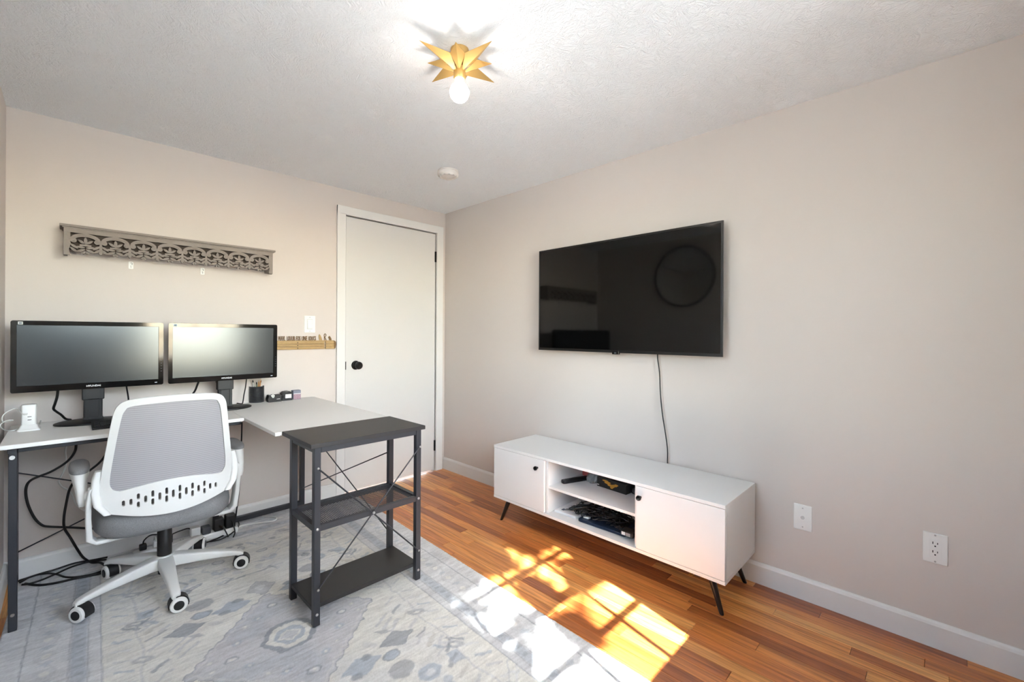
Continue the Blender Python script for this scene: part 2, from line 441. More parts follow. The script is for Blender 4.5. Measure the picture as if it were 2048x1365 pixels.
# ---- windows (built on a local frame: A along the wall, N into the room)
def sash_window(name, label, org, A, N, w0, w1, z0, z1, mxs, mzs, inset):
    A = Vector(A); N = Vector(N); org = Vector(org)
    win = thing(name, label, 'window', org + A * ((w0 + w1) / 2) + Vector((0, 0, z0)))
    del win['category']; win['kind'] = 'structure'
    def bx(mb, a0, n0, c0, a1, n1, c1):
        p = org + A * a0 + N * n0; q = org + A * a1 + N * n1
        mb.box((p.x, p.y, c0), (q.x, q.y, c1))
    g = -0.07; gx0, gx1 = w0 + inset, w1 - 0.02; gz0, gz1 = z0 + 0.04, z1 - 0.03
    b = MB()
    bx(b, w0, g - 0.05, z0, w0 + 0.012, 0, z1); bx(b, w1 - 0.012, g - 0.05, z0, w1, 0, z1)
    bx(b, w0, g - 0.05, z1 - 0.012, w1, 0, z1); bx(b, w0, g - 0.05, z0 - 0.001, w1, 0.02, z0 + 0.002)
    bx(b, w0 - 0.07, 0, z0 - 0.07, w0, 0.018, z1 + 0.07); bx(b, w1, 0, z0 - 0.07, w1 + 0.07, 0.018, z1 + 0.07)
    bx(b, w0, 0, z1, w1, 0.018, z1 + 0.07); bx(b, w0, 0, z0 - 0.07, w1, 0.018, z0)
    b.build('window_frame', M_TRIM, win)
    b = MB()
    bx(b, w0 + 0.012, g - 0.018, z0 + 0.002, gx0, g + 0.018, z1 - 0.012); bx(b, gx1, g - 0.018, z0 + 0.002, w1 - 0.012, g + 0.018, z1 - 0.012)
    bx(b, gx0, g - 0.018, gz1, gx1, g + 0.018, z1 - 0.012); bx(b, gx0, g - 0.018, z0 + 0.002, gx1, g + 0.018, gz0)
    b.build('sash', M_TRIM, win)
    for x in mxs:
        b = MB(); bx(b, x - 0.008, g - 0.012, gz0, x + 0.008, g + 0.012, gz1); b.build('muntin', M_TRIM, win)
    for z in mzs:
        b = MB(); hw = 0.018 if z == 1.380 else 0.008
        bx(b, gx0, g - 0.0121, z - hw, gx1, g + 0.0121, z + hw); b.build('muntin', M_TRIM, win)
    xs = [gx0] + mxs + [gx1]; zs = [gz0] + mzs + [gz1]
    for i in range(len(xs) - 1):
        for j in range(len(zs) - 1):
            b = MB(); bx(b, xs[i] + 0.006, g - 0.002, zs[j] + 0.006, xs[i + 1] - 0.006, g + 0.002, zs[j + 1] - 0.006); b.build('pane', M_GLASS, win)
sash_window('window_1', 'white divided-light sash window in the rear wall', (0, YR, 0), (1, 0, 0), (0, 1, 0), WX0, WX1, WZ0, WZ1, [-1.558, -1.293, -1.029], [1.1555, 1.380, 1.604, 1.828], 0.037)
sash_window('fill_window', 'added narrow white sash window in the rear corner, for fill light', (0, YR, 0), (1, 0, 0), (0, 1, 0), UX0, UX1, 1.42, 2.12, [-2.18], [1.77], 0.02)
sash_window('side_fill_window', 'assumed white sash window in the left wall, added for side light', (XL, 0, 0), (0, 1, 0), (1, 0, 0), VY0, VY1, 0.86, 2.06, [-2.31], [1.1555, 1.380, 1.604, 1.828], 0.02)

# ---- outside: ground, added wing wall and eave, tree
b = MB(); b.box((-30, -40, -0.62), (30, YR - 0.14, -0.6)); b.box((-30, YR - 0.14, -0.62), (XL - 0.14, 12, -0.6))
struct(b.build('ground', mat('pale_gravel', (160, 159, 156), 0.95, mottle=(3, 0.15))), 'pale gravel yard outside the windows')
b = MB(); b.box((-5.2, YR - 0.34, -0.6), (XL - 0.141, YR - 0.14, 2.9))  # unseen wing wall, added to keep sun off the left window
struct(b.build('wall_sun_block', mat('white_clapboard', (226, 225, 220), 0.8)), 'added white outside wall keeping sun off the left window')
b = MB(); b.box((-2.92, YR - 0.14 - 0.22, 2.37), (0.5, 0.4, 2.44))  # added unseen eave, cut short to let sky light in
struct(b.build('roof', mat('eave_paint', (225, 224, 220), 0.7)), 'added unseen roof eave above the window')

def tree():
    t = thing('tree', 'leafy tree standing outside the window', 'tree', (-3.6, -7.2, -0.6))
    r2 = random.Random(11)
    mb = MB()
    mb.tube([(-3.6, -7.2, -0.6), (-3.57, -7.2, 1.2), (-3.5, -7.1, 2.6), (-3.2, -6.9, 3.6)], [0.14] * 4 + [0.12] * 4 + [0.09] * 4 + [0.06], seg=10)
    trunk = mb.build('trunk', mat('tree_bark', (92, 74, 58), 0.9), t, smooth=50)
    # leaf masses stand on the sun's path; centres given by the floor patch they shade
    blobs = [(-0.52, -1.85, 0.095), (-0.80, -1.80, 0.085), (-0.90, -2.10, 0.085), (-1.10, -1.69, 0.045), (-1.24, -1.70, 0.075), (-1.23, -1.78, 0.065), (-1.27, -1.87, 0.07), (-1.3, -1.95, 0.13), (-1.02, -1.92, 0.05),
             (-1.42, -2.25, 0.14), (-1.3, -1.62, 0.10), (-0.30, -1.75, 0.12), (-0.62, -1.9, 0.06), (-1.5, -1.8, 0.15), (-1.27, -2.12, 0.07)]
    # the crown's upper mass, shading the top of the window
    for gy in (-1.44, -1.24, -1.05):
        for gx in (-1.50, -1.35, -1.15, -0.95, -0.75, -0.55, -0.35, -0.15):
            blobs.append((gx + 0.05 * math.sin(gx * 40 + gy * 23), gy + 0.02 * math.sin(gx * 31), 0.125))
    for gy in (-2.42, -2.2, -1.98, -1.75, -1.53, -1.30, -1.08):  # extra leaf masses added to keep sun out of the added rear window
        for gx in (-2.22, -2.02, -1.82, -1.62):
            blobs.append((gx + 0.04 * math.sin(gx * 40 + gy * 23), gy + 0.02 * math.sin(gx * 31), 0.135))
    fm = MB(); bmh = fm.bm; br = MB()
    hub = Vector((-3.2, -6.9, 3.6))
    for k, (fx, fy, rad) in enumerate(blobs):
        s = 5.2 + 0.5 * math.sin(k * 2.3)
        c = Vector((fx, fy, 0)) - SUN_DIR * s
        br.tube([hub, (hub + c) / 2 + Vector((0, 0, -0.12)), c], 0.009, seg=5, smooth=3)
        nl = int((900 if k < 15 else 640) * (rad / 0.1) ** 2)
        for i in range(nl):
            v = Vector((r2.gauss(0, 1), r2.gauss(0, 1), r2.gauss(0, 1))).normalized() * rad * (r2.random() ** 0.5)
            p = c + v
            q = Vector((r2.gauss(0, 1), r2.gauss(0, 1), r2.gauss(0, 1))).normalized(); w = q.orthogonal().normalized()
            l = r2.uniform(0.022, 0.036)
            bmh.faces.new([bmh.verts.new(p - q * l), bmh.verts.new(p + w * l * 0.45), bmh.verts.new(p + q * l), bmh.verts.new(p - w * l * 0.45)])
    br.build('branches', mat('tree_bark', (92, 74, 58), 0.9), t)
    fo = fm.build('foliage', mat('tree_leaf', (88, 116, 52), 0.6), t, recalc=False); fo['kind'] = 'stuff'
tree()

# ================================================================== RUG (real carved pile on a fine grid, colour woven per knot)
RUGZ = 0.010
def rug():
    W, L = 1.645, 2.68
    nu, nv = 420, 684
    rs = np.random.RandomState(5)
    u1 = np.linspace(0, W, nu); v1 = np.linspace(0, L, nv)
    U, V = np.meshgrid(u1, v1, indexing='ij')
    def vnoise(cu, cv):
        g = rs.rand(cu + 2, cv + 2)
        a = U / W * cu; bq = V / L * cv
        i = np.floor(a).astype(int); j = np.floor(bq).astype(int); fa = a - i; fb = bq - j
        fa = fa * fa * (3 - 2 * fa); fb = fb * fb * (3 - 2 * fb)
        return (g[i, j] * (1 - fa) + g[i + 1, j] * fa) * (1 - fb) + (g[i, j + 1] * (1 - fa) + g[i + 1, j + 1] * fa) * fb
    def C(r, g, bb): return np.array(lin((r, g, bb))[:3])
    grey = C(200, 200, 203); cream = C(228, 226, 221); blue = C(178, 186, 196); dark = C(150, 154, 163); lav = C(206, 204, 208); pale = C(217, 217, 219); warm = C(220, 217, 212)
    col_ = np.zeros((nu, nv, 3)); hgt = np.zeros((nu, nv))
    wob = (vnoise(60, 98) - 0.5) * 0.012 + (vnoise(160, 262) - 0.5) * 0.006
    wob2 = (vnoise(55, 90) - 0.5) * 0.012 + (vnoise(150, 240) - 0.5) * 0.006
    uu = U + wob; vv = V + wob2
    def put(mask, c, k=1.0, dh=0.0):
        mk = np.clip(mask, 0, 1)[..., None] * k
        col_[:] = col_ * (1 - mk) + c * mk
        if dh: hgt[:] += dh * np.clip(mask, 0, 1)
    def soft(d, s=0.004): return np.clip(0.5 - d / s, 0, 1)       # d<0 inside
    def line(d, w=0.004, s=0.004): return soft(np.abs(d) - w, s)
    uc, vc = W / 2, L / 2
    a = np.abs(uu - uc); bb = np.abs(vv - vc)
    e = np.minimum(np.minimum(U, W - U), np.minimum(V, L - V)); ew = e + wob * 0.35
    # field
    put(np.ones_like(U), cream)
    blot = vnoise(9, 15) * 0.6 + vnoise(22, 36) * 0.4
    put(np.clip((blot - 0.5) * 4, 0, 1), warm, 0.5); put(np.clip((0.48 - blot) * 4, 0, 1), pale, 0.6)
    # medallion
    jag = 0.014 * (np.abs(((a * 26) % 1.0) - 0.5) * 2 - 0.5)
    md = (a * 1.06 + bb) - 0.36 + jag
    put(soft(md), lav); put(soft(md) * np.clip((blot - 0.45) * 4, 0, 1), grey, 0.8); put(soft(md) * np.clip((vnoise(14, 24) - 0.55) * 5, 0, 1), blue, 0.35)
    put(line(md, 0.003), dark, 0.75, -0.0012)
    put(line(md + 0.02, 0.005), cream, 0.35)
    for pb in (0.43,):
        pd = (a * 1.25 + np.abs(bb - pb)) - 0.075 + jag * 0.4
        put(soft(pd), grey); put(line(pd, 0.003), dark, 0.6, -0.001)
        put(soft((a * 1.4 + np.abs(bb - pb)) - 0.03), pale, 0.9)
    # centre hexagon
    hx = np.maximum(a * 1.0 + bb * 0.58, bb * 1.15) - 0.105
    put(soft(hx), dark, 0.8, -0.0006); put(soft(hx + 0.02), cream); put(soft(hx + 0.045), blue, 0.85)
    dd = (a * 0.9 + bb * 1.2); put(soft(dd - 0.045), cream, 0.8, -0.0008); put(soft(dd - 0.033), grey)
    # motifs in the medallion
    def ell(ca, cb, ra, rb, c, k=0.9, ring=None, rot=0.0):
        x = a - ca; y = bb - cb
        if rot: x, y = x * math.cos(rot) + y * math.sin(rot), -x * math.sin(rot) + y * math.cos(rot)
        d = (np.sqrt((x / ra) ** 2 + (y / rb) ** 2) - 1) * min(ra, rb)
        put(soft(d, 0.006), c, k)
        if ring is not None: put(line(d, 0.0025), ring, 0.8, -0.0010)
    def dia(ca, cb, ra, rb, c, k=0.9, ring=None, rot=0.0):
        x = a - ca; y = bb - cb
        if rot: x, y = x * math.cos(rot) + y * math.sin(rot), -x * math.sin(rot) + y * math.cos(rot)
        d = (np.abs(x) / ra + np.abs(y) / rb - 1) * min(ra, rb)
        put(soft(d, 0.006), c, k)
        if ring is not None: put(line(d, 0.0025), ring, 0.8, -0.0010)
    def bar(ca, cb, ln, w, rot, c, k=0.8):
        x = a - ca; y = bb - cb
        x, y = x * math.cos(rot) + y * math.sin(rot), -x * math.sin(rot) + y * math.cos(rot)
        put(soft(np.maximum(np.abs(x) - ln / 2, np.abs(y) - w / 2), 0.006), c, k)
    for (ca, cb, q) in ((0.16, 0.08, 0), (0.20, 0.0, 1), (0.07, 0.19, 0), (0.0, 0.25, 1), (0.26, 0.03, 2), (0.12, 0.16, 2)):
        ell(ca, cb, 0.02, 0.014, (blue, pale, grey)[q], 0.7, dark if q == 1 else None); ell(ca, cb, 0.007, 0.007, cream, 0.8)
    # field motifs measured from the photograph
    dia(0.295, 0.307, 0.068, 0.046, dark, 0.75, dark); ell(0.235, 0.376, 0.032, 0.022, blue, 0.95, dark)
    dia(0.13, 0.35, 0.078, 0.05, blue, 0.9); ell(0.16, 0.325, 0.02, 0.016, dark, 0.8); ell(0.10, 0.385, 0.02, 0.014, dark, 0.8)
    ell(0.23, 0.46, 0.05, 0.04, dark, 0.62); ell(0.295, 0.54, 0.042, 0.034, blue, 0.9, None); ell(0.295, 0.54, 0.02, 0.014, pale, 0.8)
    bar(0.405, 0.54, 0.05, 0.06, 0.1, blue)
    for k in range(3): bar(0.30 + 0.012 * k, 0.165 + 0.033 * k, 0.085, 0.013, -0.7, grey)
    for k in range(4): bar(0.365 + 0.018 * k, 0.37 + 0.034 * k, 0.08, 0.012, -0.75, (grey, warm * 0.8, grey, dark)[k])
    for k in range(3): bar(0.455 - 0.03 * k, 0.46 + 0.002 * k, 0.075, 0.013, 0.85, (dark, grey, blue)[k])
    ell(0.20, 0.27, 0.03, 0.014, grey, 0.5, None, 0.7); dia(0.27, 0.235, 0.032, 0.014, dark, 0.6, None, 0.7)
    # flowering stem along the field's edge, leaves paired like a comb
    put(line(a - 0.435 - 0.008 * np.sin(bb * 18), 0.0045), grey, 0.6, -0.0006)
    for k in range(15):
        cb = 0.05 + 0.068 * k
        bar(0.385, cb + 0.02, 0.07, 0.011 + 0.004 * (k % 2), -0.55, (grey, dark, warm * 0.85)[k % 3], 0.7)
        bar(0.485, cb, 0.06, 0.012, 0.5, (grey, pale, blue)[k % 3], 0.7)
        if k % 4 == 2: ell(0.435, cb + 0.03, 0.036, 0.02, dark, 0.55, None, 0.4); ell(0.435, cb + 0.03, 0.014, 0.008, cream, 0.9, None, 0.4)
    r3 = random.Random(3)
    for k in range(46):
        ca, cb = r3.uniform(0.02, 0.36), r3.uniform(0.56, 1.04)
        if r3.random() < 0.5: ell(ca, cb, r3.uniform(0.012, 0.034), r3.uniform(0.01, 0.02), (grey, dark, blue, lav)[k % 4], 0.6, dark if k % 5 == 0 else None, r3.uniform(0, 3))
        else: bar(ca, cb, r3.uniform(0.04, 0.08), r3.uniform(0.008, 0.014), r3.uniform(-1, 1), (grey, dark, blue, grey)[k % 4], 0.6)
    # stepped corner brackets
    cd = (0.5375 - a) * 1.0 + (1.055 - bb) * 0.9
    put(line(cd - 0.34, 0.004), grey, 0.7); put(line(cd - 0.30, 0.006), pale, 0.7)
    # borders
    inb = 1 - np.clip((ew - 0.285) / 0.004 + 0.5, 0, 1)
    put(inb, pale); put(inb * np.clip((vnoise(30, 50) - 0.5) * 4, 0, 1), grey, 0.55)
    along = np.where(np.minimum(U, W - U) < np.minimum(V, L - V), vv, uu)
    t = (along / 0.115) % 1.0
    zz = 0.138 + 0.030 * np.sin(along * 2 * PI / 0.23)
    bmid = soft(np.abs(ew - 0.138) - 0.055)
    put(bmid * line(ew - zz, 0.004), grey, 0.7)
    rr_ = np.sqrt(((t - 0.5) * 0.115) ** 2 + (ew - 0.138) ** 2 * 1.2)
    put(bmid * soft(rr_ - 0.030), grey, 0.55); put(bmid * soft(rr_ - 0.015), cream, 0.7)
    t2 = ((along + 0.0575) / 0.115) % 1.0; put(bmid * soft(np.abs(t2 - 0.5) * 0.115 * 1.4 + np.abs(ew - 0.138) - 0.024), blue, 0.5)
    put(soft(np.abs(ew - 0.224) - 0.020), blue, 0.62)
    t3 = (along / 0.045) % 1.0; put(soft(np.abs(ew - 0.224) - 0.012) * soft(np.abs(t3 - 0.5) * 0.045 - 0.008), dark, 0.45)
    put(soft(np.abs(ew - 0.043) - 0.016) * soft(np.abs(t3 - 0.5) * 0.045 - 0.010), lav, 0.5)
    for p, kk in ((0.077, 0.75), (0.199, 0.6), (0.206, 0.3), (0.248, 0.55), (0.284, 0.6)): put(line(ew - p, 0.0022), dark, kk, -0.0010)
    # tufted streaks and abrash
    st = vnoise(26, 330) * 0.5 + vnoise(60, 500) * 0.5
    ab = vnoise(3, 34)
    fine = rs.rand(nu, nv)
    kmul = 1.0 + (st - 0.5) * 0.34 + (ab - 0.5) * 0.10 + (fine - 0.5) * 0.14
    col_ *= kmul[..., None]
    Z = RUGZ - 0.0026 + hgt + (st - 0.5) * 0.0030 + (fine - 0.5) * 0.0008
    edge = np.zeros((nu, nv), bool); edge[0, :] = edge[-1, :] = edge[:, 0] = edge[:, -1] = True
    Z[edge] = 0.0002
    th = math.atan2(0.936 - 0.854, 2.445)
    ox, oy = -0.856, -0.012
    X = ox - U * math.cos(th) - V * math.sin(th); Y = oy + U * math.sin(th) - V * math.cos(th)
    cxr, cyr = X.mean(), Y.mean()
    co = np.stack([X - cxr, Y - cyr, Z], -1).reshape(-1, 3).astype(np.float32)
    idx = np.arange(nu * nv).reshape(nu, nv)
    q = np.stack([idx[:-1, :-1], idx[:-1, 1:], idx[1:, 1:], idx[1:, :-1]], -1).reshape(-1, 4)
    # keep the rug off the left baseboard: clamp the few knots that would cross it
    me = bpy.data.meshes.new('rug')
    me.vertices.add(len(co)); me.vertices.foreach_set('co', co.ravel())
    me.loops.add(q.size); me.loops.foreach_set('vertex_index', q.ravel().astype(np.int32))
    me.polygons.add(len(q)); me.polygons.foreach_set('loop_start', np.arange(0, q.size, 4, dtype=np.int32))
    me.update(calc_edges=True); me.validate()
    at = me.attributes.new('woven', 'FLOAT_COLOR', 'POINT')
    rgba = np.concatenate([np.clip(col_, 0, 1), np.ones((nu, nv, 1))], -1).reshape(-1).astype(np.float32)
    at.data.foreach_set('color', rgba)
    mt = bpy.data.materials.new('wool_pile'); mt.use_nodes = True
    n = mt.node_tree; bs = n.nodes['Principled BSDF']; bs.inputs['Roughness'].default_value = 0.95; bs.inputs['Specular IOR Level'].default_value = 0.15
    an = n.nodes.new('ShaderNodeAttribute'); an.attribute_name = 'woven'; n.links.new(an.outputs['Color'], bs.inputs['Base Color'])
    tc = n.nodes.new('ShaderNodeTexCoord'); nz = n.nodes.new('ShaderNodeTexNoise'); nz.inputs['Scale'].default_value = 420
    bp = n.nodes.new('ShaderNodeBump'); bp.inputs['Strength'].default_value = 0.5; bp.inputs['Distance'].default_value = 0.002
    n.links.new(tc.outputs['Object'], nz.inputs['Vector']); n.links.new(nz.outputs['Fac'], bp.inputs['Height']); n.links.new(bp.outputs['Normal'], bs.inputs['Normal'])
    o = link('area_rug', me, mt); o.location = (cxr, cyr, 0)
    me.flip_normals() if me.polygons[1000].normal.z < 0 else None
    me.polygons.foreach_set('use_smooth', [True] * len(me.polygons))
    tag(o, 'pale grey and cream wool rug with faded medallion pattern', 'rug')
rug()

# ================================================================== DESK (L-shaped, white tops, black frame and end shelf)
DT = 0.745
LZ = RUGZ
desk = thing('computer_desk', 'white L-shaped desk on black metal legs with black end shelf', 'desk', (-1.8, -0.5, 0))
b = MB(); b.box((-2.527, -0.552, DT - 0.017), (-1.6935, -0.012, DT), 0.002); b.build('desktop', M_DESKW, desk)
b = MB(); b.box((-1.6925, -1.033, DT - 0.017), (-1.133, -0.012, DT), 0.002); b.build('desktop', M_DESKW, desk)
def post(name, p0, p1, w, h, upv=(0, 1, 0), m_=None, par=None):
    mb = MB(); mb.bar(p0, p1, w, h, upv, 0.002); return mb.build(name, m_ or M_BLKMET, par or desk)
# left A-frame
post('leg', (-2.4895, -0.530, LZ), (-2.4925, -0.500, DT - 0.040), 0.024, 0.04)
post('leg', (-2.513, -0.034, LZ), (-2.513, -0.072, DT - 0.040), 0.024, 0.04)
post('crossbar', (-2.494, -0.522, DT - 0.029), (-2.512, -0.03, DT - 0.029), 0.026, 0.022, (0, 0, 1))
b = MB(); b.cyl((-2.494, -0.520, DT - 0.056), (-2.494, -0.526, DT - 0.056), 0.008, seg=16); b.build('bolt_cap', M_WHPL, desk, smooth=40)
b = MB(); b.cyl((-2.4895, -0.546, 0.075), (-2.4895, -0.552, 0.075), 0.006, seg=12); b.build('bolt', M_STEEL, desk, smooth=40)
# rails under the front edge and back
post('rail', (-2.479, -0.515, DT - 0.027), (-1.70, -0.515, DT - 0.027), 0.02, 0.02, (0, 0, 1))
post('rail', (-2.479, -0.05, DT - 0.027), (-1.14, -0.05, DT - 0.027), 0.02, 0.02, (0, 0, 1))
# back frame of the return
for x in (-1.715, -1.222):
    post('leg', (x, -0.05, LZ), (x, -0.05, DT - 0.0372), 0.028, 0.028)
post('floor_bar', (-1.701, -0.052, LZ + 0.03), (-1.236, -0.052, LZ + 0.03), 0.026, 0.03, (0, 0, 1))
def rod(p0, p1, r=0.0032):
    mb = MB(); mb.cyl(p0, p1, r, seg=8); mb.build('cross_rod', M_BLKMET, desk, smooth=50)
# long cross rods of the back, read off the photo on the plane y=-0.055
def back_rod(pa, pb):
    A = ony(*pa, -0.055); B = ony(*pb, -0.055); d = (B - A) / (B.x - A.x)
    rod(A + d * (-2.512 - A.x), A + d * (-1.716 - A.x))
back_rod((38, 947), (150, 963)); back_rod((36, 1105), (172, 1037))
# end shelf unit
SX0, SX1, SY0, SY1 = -1.634, -1.158, -1.345, -1.092
b = MB(); b.box((-1.665, -1.368, DT - 0.016), (-1.128, -1.034, DT + 0.002), 0.002); b.build('shelf_top', M_BLKBRD, desk)
for x in (SX0, SX1):
    for y in (SY0, SY1):
        post('leg', (x, y, LZ), (x, y, DT - 0.0165), 0.026, 0.026)
for y in (SY0, SY1): post('rail', (SX0 + 0.0135, y, DT - 0.028), (SX1 - 0.0135, y, DT - 0.028), 0.022, 0.022, (0, 0, 1))
for x in (SX0, SX1): post('rail', (x, SY0 + 0.0135, DT - 0.028), (x, SY1 - 0.0135, DT - 0.028), 0.022, 0.022, (0, 0, 1))
b = MB(); b.box((SX0 - 0.012, SY0 + 0.0135, 0.066), (SX1 + 0.012, SY1 - 0.0135, 0.084), 0.002); b.build('bottom_shelf', M_BLKBRD, desk)
MZ = 0.40
b = MB()
b.bar((SX0 + 0.0135, SY0, MZ), (SX1 - 0.0135, SY0, MZ), 0.02, 0.024); b.bar((SX0 + 0.0135, SY1, MZ), (SX1 - 0.0135, SY1, MZ), 0.02, 0.024)
b.bar((SX0, SY0 + 0.0135, MZ), (SX0, SY1 - 0.0135, MZ), 0.02, 0.024); b.bar((SX1, SY0 + 0.0135, MZ), (SX1, SY1 - 0.0135, MZ), 0.02, 0.024)
mid = b.build('middle_shelf', M_BLKMET, desk)
b = MB()                                             # expanded-metal lattice
ax0, ax1, ay0, ay1 = SX0 + 0.01, SX1 - 0.01, SY0 + 0.01, SY1 - 0.01
slope = 0.62
for sgn in (1, -1):
    k = -40
    while k < 90:
        c = ax0 + k * 0.0165
        pts = []
        for yy in (ay0, ay1):
            pts.append((c + sgn * (yy - ay0) / slope, yy))
        (xa, ya), (xb, yb) = pts
        def clipx(xa, ya, xb, yb):
            if abs(xb - xa) < 1e-9: return None
            t0, t1 = 0.0, 1.0
            for lim, s in ((ax0, 1), (ax1, -1)):
                fa, fb = (xa - lim) * s, (xb - lim) * s
                if fa < 0 and fb < 0: return None
                if fa < 0: t0 = max(t0, fa / (fa - fb))
                if fb < 0: t1 = min(t1, fa / (fa - fb))
            if t1 - t0 < 1e-3: return None
            return (xa + (xb - xa) * t0, ya + (yb - ya) * t0, xa + (xb - xa) * t1, ya + (yb - ya) * t1)
        q = clipx(xa, ya, xb, yb)
        if q: b.bar((q[0], q[1], MZ + 0.006 + 0.0004 * sgn), (q[2], q[3], MZ + 0.006 + 0.0004 * sgn), 0.0017, 0.0013)
        k += 1
lat = b.build('mesh_lattice', M_BLKMET, mid); lat['kind'] = 'stuff'
fy = SY0 - 0.015
rod((SX0, fy, 0.646), (SX1, fy, 0.152)); rod((SX1, fy - 0.006, 0.65), (SX0, fy - 0.006, 0.16))
rod((-1.222, -0.066, 0.14), (-1.158, SY1 + 0.012, 0.57)); rod((-1.222, -0.066, 0.59), (-1.158, SY1 + 0.012, 0.154))
def screw(p, r=0.006):
    mb = MB(); mb.lathe([(0, 0), (r, 0), (r, 0.002), (r * 0.6, 0.004), (0, 0.004)], p, (0, -1, 0), 14); mb.build('screw', M_STEEL, desk, smooth=50)
for p in ((SX0, SY0 - 0.0125, 0.40), (SX0, SY0 - 0.0125, 0.057), (SX1, SY0 - 0.0125, 0.40), (SX1, SY0 - 0.0125, 0.057), ((SX0 + SX1) / 2, fy - 0.010, 0.403)): screw(p, 0.006)
for p in ((SX0, fy - 0.009, 0.16), (SX0, fy - 0.003, 0.646), (SX1, fy - 0.009, 0.65), (SX1, fy - 0.003, 0.152)): screw(p, 0.005)

# ================================================================== OFFICE CHAIR (local: +y faces the desk)
def superellipse(rx, ry, n, e, cx=0.0, cy=0.0):
    out = []
    for i in range(n):
        t = 2 * PI * i / n; c, s = math.cos(t), math.sin(t)
        out.append((cx + rx * math.copysign(abs(c) ** (2 / e), c), cy + ry * math.copysign(abs(s) ** (2 / e), s)))
    return out
def office_chair():
    ch = thing('office_chair', 'white office chair with grey mesh back and grey padded seat', 'chair', (-2.017, -0.537, RUGZ))
    P = dict(parent=ch, world=False)
    # five-star base
    b = MB()
    b.lathe([(0.0, 0.075), (0.036, 0.075), (0.042, 0.09), (0.042, 0.125), (0.036, 0.135), (0.0, 0.135)], (0, 0, 0), seg=28)
    angs = [-90, -18, 54, 126, 198]
    for d in angs:
        c, s = math.cos(R(d)), math.sin(R(d)); rings = []
        for (r_, zt, zb, w) in ((0.02, 0.132, 0.078, 0.030), (0.06, 0.131, 0.08, 0.028), (0.14, 0.120, 0.078, 0.024), (0.22, 0.106, 0.074, 0.020), (0.285, 0.092, 0.068, 0.018), (0.308, 0.085, 0.060, 0.017), (0.318, 0.075, 0.056, 0.014)):
            prof = rrect(-w, zb, w, zt, 0.008, 3)
            rings.append([Vector((c * r_ - s * p[0], s * r_ + c * p[0], p[1])) for p in prof])
        b.loft(rings)
    b.build('star_base', M_CHAIRW, smooth=40, **P)
    # casters
    sp = [20, -60, 130, 60, 150]          # each swivelled its own way (rolling axis)
    axes = [(-0.05, -1.0), (-0.30, -0.95), (0.9, -0.35), (-0.95, -0.30), (-0.74, -0.67)]
    for d, ax in zip(angs, axes):
        px_, py_ = 0.30 * math.cos(R(d)), 0.30 * math.sin(R(d))
        A = Vector((ax[0], ax[1], 0)).normalized(); T = Vector((0, 0, 1)).cross(A)
        w = 0.0315; c0 = Vector((px_, py_, w)) + T * 0.010
        mb = MB(); mb.cyl((px_, py_, 0.040), (px_, py_, 0.070), 0.009, seg=12)
        hood = [Vector((0, 0, 0))] * 0
        lp = [(0.0365 * math.cos(R(t)), 0.0365 * math.sin(R(t))) for t in range(-20, 201, 20)] + [(-0.012, -0.004), (0.012, -0.004)]
        mb.prism(lp, (c0, T, Vector((0, 0, 1)), A), -0.018, 0.018)
        cs = mb.build('caster', M_BLKPL, smooth=40, **P)
        for sgn in (-1, 1):
            mw = MB(); mw.lathe([(0.0, 0.012), (w, 0.012), (w + 0.0002, 0.022), (w - 0.003, 0.027), (0.019, 0.028), (0.019, 0.026), (0.0, 0.026)], c0, A * sgn, 28)
            wh = mw.build('wheel', M_WHPL, parent=cs, world=False, smooth=40)
            mw = MB(); mw.lathe([(0.0, 0.025), (0.0185, 0.025), (0.0185, 0.0285), (0.014, 0.030), (0.0, 0.0302)], c0, A * sgn, 24)
            mw.build('wheel_cap', M_BLKPL, parent=cs, world=False, smooth=40)
    b = MB(); b.lathe([(0, 0.05), (0.024, 0.05), (0.028, 0.13), (0.028, 0.255), (0.025, 0.26), (0.025, 0.29), (0.02, 0.31), (0, 0.31)], (0, 0, 0), seg=28); b.build('gas_lift', M_BLKPL, smooth=40, **P)
    b = MB(); b.box((-0.08, -0.09, 0.306), (0.08, 0.10, 0.328), 0.006); b.build('tilt_mechanism', M_BLKPL, **P)
    b = MB(); rings = []
    for (k, z) in ((0.80, 0.326), (0.93, 0.333), (0.99, 0.352), (1.0, 0.380), (0.99, 0.405), (0.93, 0.424), (0.78, 0.436), (0.4, 0.440)):
        rings.append([Vector((p[0], p[1], z)) for p in superellipse(0.245 * k, 0.25 * k, 56, 3.4, -0.005, -0.005)])
    b.loft(rings); b.build('seat', M_FABRIC, smooth=50, **P)
    # curved back: plate in (x,z) bent in depth
    def bend(x, z):
        t = (z - 0.55) / 0.36
        y = -0.262 + 1.05 * x * x - 0.055 * max(t, 0) ** 1.3 - 0.05 * max(-t, 0) ** 1.5 * 0.4
        return y
    ox = -0.006
    outer = []
    ctrl = [(-0.205, 0.452), (-0.10, 0.424), (0.0, 0.415), (0.10, 0.424), (0.205, 0.452), (0.228, 0.475), (0.232, 0.52), (0.222, 0.62), (0.207, 0.74), (0.195, 0.83), (0.184, 0.878), (0.158, 0.905), (0.10, 0.915), (0, 0.919), (-0.10, 0.915), (-0.158, 0.905), (-0.184, 0.878), (-0.195, 0.83), (-0.207, 0.74), (-0.222, 0.62), (-0.232, 0.52), (-0.228, 0.475)]
    outer = [(p.x, p.y) for p in catmull([Vector((x, z, 0)) for x, z in ctrl + ctrl[:1]], 4)[:-1]]
